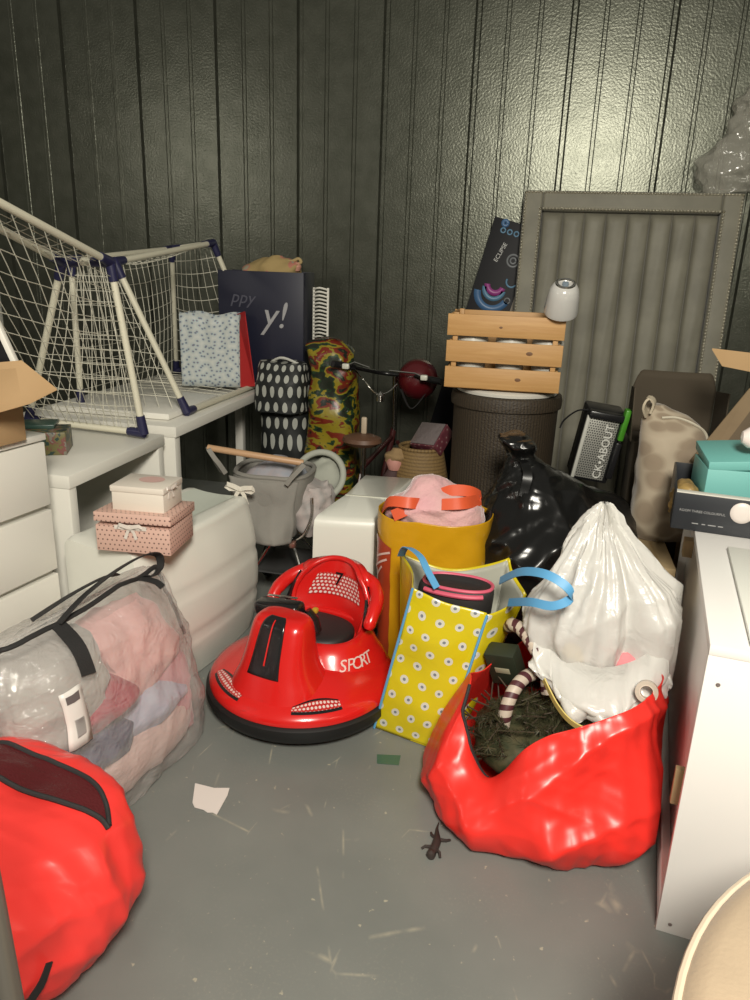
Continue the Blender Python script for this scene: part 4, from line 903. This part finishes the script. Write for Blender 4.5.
t = thing('cardboard_box', 'slim tan cardboard box on end under the patterned cushion', 'box', (.49, 2.85, 0))
MB().rbox((.487, 2.86, .275), (.112, .54, .55), .003).build('box_body', mat('tan_card', (.42, .31, .17), .8, var=(4, (.38, .28, .15))), t)
MB().rbox((.487, 2.86, .5505), (.012, .53, .002), .0005).build('tape', mat('brown_tape', (.34, .24, .12), .3), t)
GIR = mat('spotted_plush', (.3, .25, .17), .9, sheen=.3, pat=pat_vor([(0, (.22, .17, .12)), (.34, (.235, .185, .13)), (.55, (.34, .285, .21)), (1, (.38, .32, .24))], 12, stretch=(1, 1.3, 1)))
cu = Blob([(.53, 2.95, .556, .10, .09, 3), (.53, 2.95, .60, .115, .11, 2.8), (.53, 2.955, .75, .118, .115, 2.7), (.53, 2.965, .88, .120, .10, 2.8), (.525, 2.975, .97, .118, .08, 2.6), (.49, 2.98, 1.03, .08, .05, 2.4), (.455, 2.98, 1.065, .025, .025, 2)], amp=.018, sc=6, seed=21, floor=None)
t = thing('plush_cushion', 'beige cushion with brown giraffe-like spots propped upright in front of the dark box', 'cushion', (.50, 2.95, .556))
cu.mesh(60, 44, us=.72, vs=.6).build('cushion_body', GIR, t)
MB().tube(curve([cu.on(-1.85, .80, .004), cu.on(-1.3, .80, .004), cu.on(-.9, .74, .004), cu.on(-.55, .66, .004), cu.on(-.4, .52, .004)], 24), .005, 6).build('piping', mat('cream_piping', (.46, .42, .33), .7), t)
MB().strap(curve([(.415, 2.93, 1.03), (.40, 2.91, 1.065), (.412, 2.91, 1.095), (.435, 2.915, 1.08), (.43, 2.925, 1.04)], 14), .035, .008, side=(.3, 1, .2)).build('fabric_loop', mat('cream_loop', (.44, .38, .28), .8), t)

# speaker ------------------------------------------------------------------
def speaker():
    t = thing('speaker', 'silver-grille portable speaker with green side bar leaning on the black bin bag', 'speaker', (.265, 3.34, .64), rot=(.10, .13, .12))
    MB().rbox((0, .06, .165), (.165, .14, .33), .012).build('cabinet', BLACKP, t, local=True)
    GR = mat('speaker_grille', (.36, .36, .33), .4, metal=.5, pat=pat_dots((.40, .40, .36), (.05, .05, .05), 95, 95, .32))
    gr = MB().rbox((-.005, -.013, .155), (.128, .012, .28), .005).build('grille', GR, t, local=True)
    MB().rbox((-.075, -.012, .155), (.016, .020, .29), .004).build('silver_rail', mat('silver_plastic', (.46, .46, .42), .35), t, local=True)
    MB().rbox((-.005, -.015, .312), (.15, .05, .032), .008).build('top_bar', BLACKP, t, local=True)
    MB().rbox((.079, -.012, .285), (.024, .045, .14), .006).build('side_bar', mat('green_plastic', (.06, .26, .02), .35), t, local=True)
    MB().rbox((.079, -.012, .12), (.026, .045, .17), .006).build('side_grip', BLACKP, t, local=True)
    MB().text('CK•ABOUT', .050, (.026, -.0195, .150), (0, 0, 1), (-1, 0, 0), ext=.001).build('lettering', mat('white_print', (.6, .6, .56), .4), gr, local=True)
    MB().tube(curve([(-.07, .0, .32), (-.12, .03, .30), (-.16, .06, .24), (-.17, .06, .20)], 16), .004, 6).build('cable', BLACKP, t, local=True)
speaker()

# black bin bag ------------------------------------------------------------
BIN = mat('black_bin_plastic', (.006, .006, .006), .26, bump=(6, .7, .8, 1), coat=.1)
bb = Blob([(.11, 2.88, .0, .27, .30, 2.4), (.11, 2.88, .06, .31, .36, 2.4), (.11, 2.88, .25, .325, .38, 2.4), (.12, 2.89, .45, .32, .37, 2.3), (.13, 2.90, .60, .285, .32, 2.2), (.08, 2.91, .70, .20, .22, 2.1), (-.01, 2.90, .78, .08, .09, 2), (-.05, 2.88, .83, .035, .04, 2), (-.055, 2.87, .885, .055, .05, 2), (-.06, 2.87, .90, .01, .01, 2)],
          amp=.055, sc=5.5, rid=.75, seed=31, lim=lambda p: V((max(-.19 if p.y > 2.5 else -.1, min(p.x, .425)), max(p.y, 2.50), p.z)))
t = thing('bin_bag', 'large shiny black bin bag, tied at the top, in the middle of the pile', 'bin bag', (.11, 2.88, 0))
bb.mesh(170, 100).build('bag_body', BIN, t, sharp=80)
MB().strap(curve([(-.05, 2.85, .83), (-.02, 2.80, .84), (.0, 2.76, .79), (-.01, 2.73, .72)], 12), .035, .004).build('tie_end', BIN, t)

# red sack -----------------------------------------------------------------
def ang(a, c): return (a-c+PI) % (2*PI)-PI
def rim(a, t_, P):
    h = .02+.10*math.exp(-(ang(a, -.55)/.75)**2)+.05*math.exp(-(ang(a, -2.75)/.30)**2)-.185*math.exp(-(ang(a, -2.05)/.27)**2)+.03*math.exp(-(ang(a, 1.4)/.8)**2)+.045*math.exp(-(ang(a, .05)/.35)**2)
    return h*max(0, (t_-.35)/.65)**1.6
def slim(p):
    x = min(p.x, ux_x(p.y)-.012)
    m = -.235+.44*max(0, p.z-.05)+.60*max(0, p.y-2.03)
    if x < m: x = m+(x-m)*(.25 if p.y < 2 else max(.06, .25-2.2*(p.y-2)))
    return V((x, p.y, p.z))
sk = Blob([(.13, 2.07, .0, .30, .36, 2.3), (.13, 2.07, .015, .34, .40, 2.3), (.13, 2.07, .09, .37, .425, 2.3), (.12, 2.09, .18, .36, .40, 2.3), (.12, 2.08, .26, .335, .34, 2.2), (.12, 2.07, .315, .31, .285, 2.2)], amp=.034, sc=3.6, rid=.92, seed=17, hf=.5, rad=.9, tilt=rim, lim=slim)
t = thing('storage_sack', 'big open red plastic sack stuffed with a green artificial tree, right of centre', 'bag', (.12, 2.09, 0))
sk.mesh(220, 100, cap=False).build('sack_body', REDSACK, t, solid=.003, sharp=80)
MB().poly([sk.pt(2*PI*i/40, .02)*.97+V((.0036, .063, .006)) for i in range(40)], .004, (0, 0, 1)).build('sack_base', REDSACK, t)
MB().tube([sk.pt(-2.05-.55*i/18, 1-.02*math.sin(PI*i/18))+V((0, 0, .002)) for i in range(19)], .005, 6).build('zip_edge', BLACKF, t)
def tree():
    m = MB(); t = thing('artificial_tree', 'dark green artificial Christmas tree branches bunched inside the red sack', 'christmas tree', (.12, 2.08, .08))
    WD = mat('dark_wire', (.05, .035, .02), .7); GRN = mat('green_needles', (.030, .036, .014), .6, var=(30, (.075, .065, .03)))
    w_ = MB()
    for k in range(150):
        a = random.uniform(0, 2*PI); r = math.sqrt(random.random()); c = V((.11+.21*r*math.cos(a), 2.02+.19*r*math.sin(a), .0)); c.z = .27-.09*r*r+random.uniform(-.06, .02)-.22*max(0, 1.93-c.y)
        d = V((random.uniform(-1, 1), random.uniform(-1, .8), random.uniform(-.35, .45))).normalized(); L = random.uniform(.07, .12)
        if (c+d*L).y < 1.84+.3*abs(c.x-.02): d.y = abs(d.y)
        w_.tube([c, c+d*L], .0025, 5)
        s_, u = frame(d)
        for i in range(110):
            f = random.random(); an = random.uniform(0, 2*PI); q = c+d*L*f; nd = (d*.7+(s_*math.cos(an)+u*math.sin(an))).normalized()*random.uniform(.018, .032); sd = nd.cross(d).normalized()*.0014
            e = q+nd
            if e.x > ux_x(e.y)-.06 or e.x < -.17+.5*max(0, e.z-.05)+.60*max(0, e.y-2.03): continue
            m.add([q-sd, q+sd, e], [(0, 1, 2)])
    Blob([(.12, 2.05, .06, .12, .12, 2), (.12, 2.05, .12, .2, .19, 2.2), (.12, 2.05, .19, .18, .17, 2.2), (.12, 2.05, .225, .1, .1, 2), (.12, 2.05, .23, .01, .01, 2)], amp=.02, sc=12).mesh(40, 16).build('inner_foliage', GRN, t)
    for k in range(5):
        w_.tube([(.12+.05*k-.1, 2.2, .03), (.10+.06*k-.1, 2.02, .16)], .006, 6)
    w_.build('branch', WD, t); o = m.build('needles', GRN, t, smooth=False); o['kind'] = 'stuff'
tree()
CANE = mat('cane_stripe', (.6, .5, .4), .5, pat=pat_stripe((.50, .42, .34), (.075, .02, .025), .036, 1, .55))
def Sp(m, p):  # twist the stripes round the tube
    return m
for lab, pts in (('striped candy cane decoration arching out of the red sack toward the white carrier bag', [(-.01, 2.22, .43), (.0, 2.19, .455), (.03, 2.16, .455), (.07, 2.11, .43), (.11, 2.07, .38), (.125, 2.05, .31)]),
                 ('striped candy cane decoration standing lowest at the left inside the red sack', [(.085, 2.10, .345), (.05, 2.06, .345), (.022, 2.02, .32), (.005, 1.99, .27), (.0, 1.975, .20), (.0, 1.97, .12)])):
    t = thing('candy_cane', lab, 'decoration', pts[0], group='candy canes in the red sack')
    m = MB().tube(curve(pts, 40), .021, 16)
    for i, u in enumerate(m.uv):
        m.uv[i] = [(a, b+a*.030) for a, b in u]
    m.build('stick', CANE, t)
t = thing('small_box', 'small dark green box with a pale label beside the candy canes', 'box', (-.01, 2.155, .33), rot=(.35, -.2, -.35))
MB().rbox((0, 0, 0), (.10, .06, .13), .003).build('box_body', mat('dark_green_card', (.022, .028, .016), .5), t, local=True)
MB().rbox((.0, -.0306, .0), (.05, .001, .022), .0003).build('label', mat('pale_label', (.36, .33, .22), .6), t, local=True)

# white carrier bag --------------------------------------------------------
CAR = film('white_polythene', (.86, .85, .81), .20, .25, (12, .6, 1.6))
def clim(p): return V((min(p.x, ux_x(p.y)-.010), p.y, p.z))
cb = Blob([(.29, 2.20, .33, .12, .07, 2.2), (.285, 2.20, .36, .19, .11, 2.2), (.285, 2.20, .44, .232, .145, 2.3), (.285, 2.21, .54, .236, .16, 2.4), (.285, 2.22, .64, .185, .14, 2.5), (.272, 2.23, .73, .125, .10, 2.4), (.255, 2.235, .80, .068, .055, 2.2), (.246, 2.235, .845, .026, .022, 2), (.238, 2.235, .868, .006, .006, 2)],
          amp=.026, sc=3.0, rid=1.0, seed=29, hf=.5, rad=2.4, floor=None, lim=clim)
t = thing('carrier_bag', 'full white polythene carrier bag sitting on top of the red sack', 'carrier bag', (.285, 2.21, .33))
cb.mesh(200, 110).build('bag_body', CAR, t, sharp=85)
def hem(u, v):
    p = catmull([(.07, 2.06, .45), (.12, 2.00, .40), (.18, 1.95, .375), (.26, 1.925, .37), (.34, 1.93, .395), (.41, 1.97, .43), (.455, 2.02, .47)], u); p = V(p)
    return p+V((.0, .015-.012*v, -.015-.045*v))+noise.noise_vector(p*24+V((0, v*2.5, 0)))*.034*(.25+v) if v > 0 else p+V((0, .11, .06))
MB().grid(hem, 60, 8).build('loose_hem', CAR, t, solid=.0015, sharp=85)
for nm, lab, c, r, col in (('fabric_bundle', 'pink bundle showing through the lower right of the white carrier bag', (.36, 2.10, .42), .055, (.62, .22, .24)), ('soft_toy', 'yellow bundle showing through the lower left of the white carrier bag', (.185, 2.085, .43), .04, (.62, .46, .10))):
    single(Blob([(c[0], c[1], c[2]-r*.8, r*.5, r*.4, 2), (c[0], c[1], c[2], r, r*.7, 2), (c[0], c[1], c[2]+r*.8, r*.4, r*.3, 2)], amp=.012, sc=20, floor=None).mesh(24, 14), nm, mat(nm+'_cloth', col, .8), lab, 'fabric')
t = thing('tape_roll', 'clear tape roll on the rim of the red sack by the white cabinet', 'tape roll', (.385, 1.945, .425), rot=(1.25, 0, -.2))
TP = mat('clear_tape_roll', (.50, .44, .36), .25)
MB().lathe([(.020, -.012), (.031, -.012), (.031, .012), (.020, .012), (.020, -.012)], 32).build('tape', TP, t, local=True)
MB().lathe([(.0175, -.0125), (.0200, -.0125), (.0200, .0125), (.0175, .0125), (.0175, -.0125)], 32).build('core', mat('pale_core', (.6, .52, .42), .6), t, local=True)
YS = mat('yellow_plastic_strip', (.62, .50, .16), .35)
single(MB().strap(curve([(.105, 1.99, .39), (.15, 1.935, .34), (.20, 1.895, .315), (.27, 1.868, .315), (.33, 1.86, .34)], 24), .022, .004, side=(0, -.4, 1)), 'toy_hoop', YS, 'curved yellow plastic strip poking out under the white carrier bag', 'hoop')

# pouffe -------------------------------------------------------------------
t = thing('pouffe', 'beige round-edged upholstered pouffe in the bottom right corner', 'pouffe', (.86, .70, 0))
BEI = mat('beige_suede', (.47, .36, .245), .85, sheen=.2, var=(6, (.43, .33, .225)), bump=(120, .1))
pf = [(0, .03), (.57, .03), (.595, .05), (.605, .2), (.61, .50), (.608, .545), (.595, .578), (.565, .596), (.48, .605), (0, .608)]
MB().lathe(pf, 80, (.86, .70, 0)).build('seat', BEI, t)
MB().tube([(.86+.603*math.cos(2*PI*i/90), .70+.603*math.sin(2*PI*i/90), .566) for i in range(90)], .007, 8, closed=True).build('piping', mat('pale_piping', (.6, .5, .38), .7), t)
for i in range(4): MB().rbox((.86+.4*math.cos(PI/4+i*PI/2), .70+.4*math.sin(PI/4+i*PI/2), .016), (.05, .05, .032), .004).build('foot', BLACKP, t)

# ================================================================== FRONT LEFT
FILM = film('clear_pvc', (.78, .76, .73), .70, .09, (20, 1.0, 3.2))
zb = Blob([(-1.215, 1.71, .0, .175, .335, 5), (-1.215, 1.71, .02, .185, .35, 5), (-1.215, 1.705, .15, .195, .355, 4.5), (-1.215, 1.705, .33, .185, .35, 4), (-1.215, 1.705, .45, .165, .345, 3.6), (-1.215, 1.71, .54, .125, .33, 3), (-1.215, 1.715, .575, .06, .31, 2.6), (-1.215, 1.715, .585, .012, .28, 2.2)],
          rot=-.17, amp=.024, sc=4.2, rid=.95, seed=41, hf=.8, rad=.8)
t = thing('clear_storage_bag', 'clear plastic zip bag with black straps full of pink and lilac clothes', 'bag', (-1.215, 1.71, 0))
zb.mesh(200, 110).build('bag_body', FILM, t, sharp=80)
MB().tube(zb.line([(-1.62, .90), (-1.2, .915), (-.5, .93), (.3, .93), (1.0, .915), (1.35, .86), (1.45, .74)], 44, .004), .0075, 8).build('zip_piping', BLACKF, t)
MB().tube(zb.line([(-1.58, .93), (-1.35, .72), (-1.30, .5), (-1.28, .3), (-1.28, .06)], 40, .004), .0065, 8).build('end_piping', BLACKF, t)
MB().tube(zb.line([(1.45, .76), (1.30, .62), (1.22, .50), (1.25, .42)], 24, .004), .006, 8).build('end_piping', BLACKF, t)
n0 = zb.nor(0, .6)
for a, ts in ((-.42, (.93, .62)), (.78, (.93, .74))):
    MB().strap([zb.on(a, ts[0]+(ts[1]-ts[0])*i/14, .006) for i in range(15)], .046 if a < 0 else .026, .003, side=(.17, 1, 0)).build('webbing_tab', BLACKF, t)
top1, top2 = zb.on(-.42, .92, .01), zb.on(.80, .90, .012)
MB().strap(curve([top1, lerp(top1, top2, .25)+V((.01, 0, .045)), lerp(top1, top2, .6)+V((.02, 0, .075)), lerp(top1, top2, .92)+V((.02, .02, .075)), top2+V((.02, .07, .045)), top2+V((.02, .075, .0)), top2+V((.015, .03, -.012)), top2], 40), .026, .004, side=(1, 0, .45)).build('carry_handle', BLACKF, t)
b1, b2 = zb.on(PI+.5, .93, .008), zb.on(PI-.6, .93, .008)
MB().strap(curve([b1, lerp(b1, b2, .3)+V((.05, 0, .045)), lerp(b1, b2, .7)+V((.05, 0, .045)), b2], 24), .026, .004, side=(1, 0, .4)).build('carry_handle', BLACKF, t)
LB = mat('white_label', (.70, .66, .62), .4)
lbl = zb.patch(lambda u, v: (-.66+.16*u, .42+.19*v), 4, 8, .006).build('label', LB, t, solid=.001)
BAR = mat('label_print', (.12, .10, .10), .5); m = MB()
for i in range(9): zb.patch(lambda u, v: (-.60+.06*u, .445+.0065*i+.0035*v), 2, 1, .0085, mb=m)
m.build('barcode', BAR, lbl); zb.patch(lambda u, v: (-.62+.09*u, .565+.028*v), 2, 1, .0085).build('label_print', BAR, lbl)
GA = [('scarf', 'rose pink garment at the far right end of the clear zip bag', [(.05, .24, .05, .09, .07, 2.6), (.06, .24, .18, .10, .075, 2.6), (.05, .235, .30, .08, .07, 2.4), (.03, .23, .36, .03, .04, 2)], (.55, .26, .28)),
      ('jumper', 'pale pink fleece jumper filling the right half of the clear zip bag', [(.02, .15, .26, .10, .13, 2.4), (0.025, .15, .36, .125, .15, 2.4), (0.01, .12, .46, .09, .15, 2.2), (0, .12, .52, .04, .10, 2)], (.68, .36, .34)),
      ('fleece_lining', 'pink quilted cover lying along the bottom of the clear zip bag', [(.01, 0, .03, .145, .30, 4), (.01, 0, .10, .165, .325, 4), (.0, .02, .17, .155, .31, 3), (0, .03, .20, .05, .2, 2.4)], (.66, .46, .42)),
      ('shirt', 'dark red folded garment in the middle of the clear zip bag', [(.06, -.07, .27, .08, .10, 2.6), (.075, -.07, .33, .09, .115, 2.6), (.06, -.07, .38, .05, .08, 2)], (.36, .02, .05)),
      ('trousers', 'navy folded garment low in the clear zip bag near its label', [(.08, -.12, .17, .08, .12, 2.6), (.085, -.12, .22, .09, .14, 2.6), (.07, -.12, .26, .05, .1, 2)], (.05, .05, .11)),
      ('cardigan', 'lilac grey garment above the pink cover in the clear zip bag', [(.07, .12, .17, .09, .13, 2.6), (.08, .12, .22, .095, .15, 2.6), (.07, .12, .27, .05, .1, 2)], (.40, .40, .50)),
      ('blanket', 'grey white blanket at the top left of the clear zip bag', [(.0, -.17, .27, .12, .15, 2.8), (.01, -.17, .40, .13, .16, 2.6), (0, -.15, .50, .08, .14, 2.2)], (.36, .33, .30))]
ca, sa = math.cos(-.17), math.sin(-.17)
for i, (nm, lab, ks, c) in enumerate(GA):
    kk = [(-1.215+x*ca-y*sa, 1.71+x*sa+y*ca, z, a, b, p) for x, y, z, a, b, p in ks]
    single(Blob(kk, rot=-.17, amp=.024, sc=9, rid=.8, seed=50+i, floor=.012).mesh(50, 26), nm, mat(nm+'_cloth', c, .9, sheen=.2, bump=(26, .3)), lab, 'clothing', 'clothes inside the clear zip bag')

rb = Blob([(-1.13, 1.15, .0, .22, .19, 2.8), (-1.13, 1.15, .02, .245, .21, 2.8), (-1.11, 1.15, .13, .31, .235, 2.5), (-1.11, 1.14, .24, .29, .235, 2.8), (-1.125, 1.15, .32, .25, .245, 2.8), (-1.15, 1.14, .365, .19, .225, 2.6), (-1.19, 1.12, .392, .10, .175, 2.3), (-1.20, 1.12, .397, .02, .08, 2)],
          rot=-.10, amp=.034, sc=3.8, rid=.92, hf=.6, rad=.45, seed=61, tilt=lambda a, t_, P: -.10*max(0, P.y-1.08)*max(0, t_-.4)+.10*max(0, -1.0-P.x)*max(0, t_-.4))
t = thing('storage_bag', 'bulging red plastic zip bag with dark mesh window, at the front left corner', 'bag', (-1.13, 1.16, 0))
rb.mesh(200, 110).build('bag_body', mat('red_bag_plastic', (.88, .05, .042), .30, bump=(7, .35, .6, 1), transl=.10), t, sharp=80)
from mathutils.bvhtree import BVHTree
rm = rb.mesh(120, 70); tree_ = BVHTree.FromPolygons([tuple(v) for v in rm.v], rm.f)
def drop(x, y, off):
    h = tree_.ray_cast(V((x, y, 2)), V((0, 0, -1))); p = h[0] if h[0] else V((x, y, .3)); return p+V((0, 0, off))
WU = [(-1.247, 1.262), (-1.164, 1.285), (-1.015, 1.300), (-.93, 1.285), (-.875, 1.25), (-.84, 1.205)]
WL = [(-1.245, 1.15), (-1.11, 1.175), (-.99, 1.195), (-.91, 1.205), (-.865, 1.208), (-.838, 1.198)]
def win(u, v, off=.006):
    a, b = catmull(WL, u), catmull(WU, u); return drop(a[0]+(b[0]-a[0])*v, a[1]+(b[1]-a[1])*v, off)
MB().grid(win, 50, 12).build('mesh_window', mat('dark_maroon_mesh', (.085, .012, .014), .25, bump=(160, .25)), t)
for v in (0, 1): MB().tube([win(i/50, v, .008) for i in range(51)], .006, 8).build('zip_edge', BLACKF, t)
MB().strap([rb.on(-1.15+.55*i/16, .36-.08*math.sin(i/16*PI), .012) for i in range(17)], .018, .003, side=(0, 0, 1)).build('handle', BLACKF, t)
t = thing('storage_bag', 'smaller red plastic bag lump at the very bottom left edge', 'bag', (-1.13, .80, 0))
rb2 = Blob([(-1.13, .78, .0, .21, .17, 2.6), (-1.13, .78, .02, .225, .185, 2.6), (-1.13, .78, .14, .23, .19, 2.4), (-1.13, .78, .27, .20, .16, 2.3), (-1.14, .78, .34, .10, .09, 2), (-1.14, .78, .35, .01, .01, 2)], amp=.026, sc=6, rid=.7, seed=71, rot=.1)
rb2.mesh(90, 40).build('bag_body', MC['red_bag_plastic'], t, sharp=80)
MB().strap(curve([rb2.on(.75, .62, .006), rb2.on(.45, .62, .02), rb2.on(.1, .52, .02), rb2.on(-.15, .36, .006)], 20), .026, .003, side=(.4, -.3, 1)).build('handle', BLACKF, t)
t = thing('metal_pole', 'slanted grey metal pole at the bottom left edge of the picture', 'pole', (-.455, .49, 0))
MB().tube([(-.465, .495, .0), (-.645, .655, .72), (-.72, .72, 1.0)], .0165, 14).build('pole', mat('grey_metal', (.22, .20, .17), .35, metal=.7), t)
MB().lathe([(0, 0), (.024, 0), (.024, .02), (.018, .026), (0, .026)], 20, (-.466, .495, .0)).build('rubber_foot', BLACKP, t)

# ------------------------------------------------------------------ bits on the floor
single(MB().poly([(-.905, 1.745, .002), (-.875, 1.665, .002), (-.86, 1.648, .002), (-.83, 1.645, .002), (-.815, 1.638, .002), (-.80, 1.642, .002), (-.785, 1.636, .002), (-.788, 1.72, .002), (-.795, 1.752, .002), (-.84, 1.74, .002)], .0015, (0, 0, 1)), 'paper_scrap', mat('white_paper', (.68, .62, .58), .7), 'torn scrap of white paper lying on the grey floor', 'paper')
single(MB().poly([(-.385, 1.985, .001), (-.315, 1.995, .001), (-.318, 2.045, .001), (-.395, 2.03, .001)], .0012, (0, 0, 1)), 'plastic_scrap', film('green_film', (.09, .20, .13), .30, .3, (20, .2)), 'small green plastic scrap on the floor in front of the red toy car', 'scrap')
def lizard():
    t = thing('toy_lizard', 'small dark toy lizard lying on the floor in front of the red sack', 'toy', (-.15, 1.68, 0), rz=-.25)
    DK = mat('dark_rubber', (.035, .025, .022), .5); L = dict(local=True)
    MB().tube(curve([(-.025, .085, .004), (-.02, .06, .006), (-.01, .035, .009), (0, .01, .012), (.004, -.015, .012), (.004, -.035, .010)], 26), [.0015+.0105*min(1, (i/16)**1.3) for i in range(26)], 12).build('body', DK, t, **L)
    MB().lathe([(0, -.014), (.010, -.010), (.0135, 0), (.010, .010), (0, .014)], 16, (.005, -.045, .011)).build('head', DK, t, **L)
    for sx, y, dy in ((-1, .018, .012), (1, .018, .012), (-1, -.018, -.008), (1, -.018, -.012)):
        MB().tube([(sx*.006, y, .010), (sx*.022, y+dy*.6, .009), (sx*.029, y+dy*1.6, .004)], [.005, .004, .0035], 8).build('leg', DK, t, **L)
lizard()
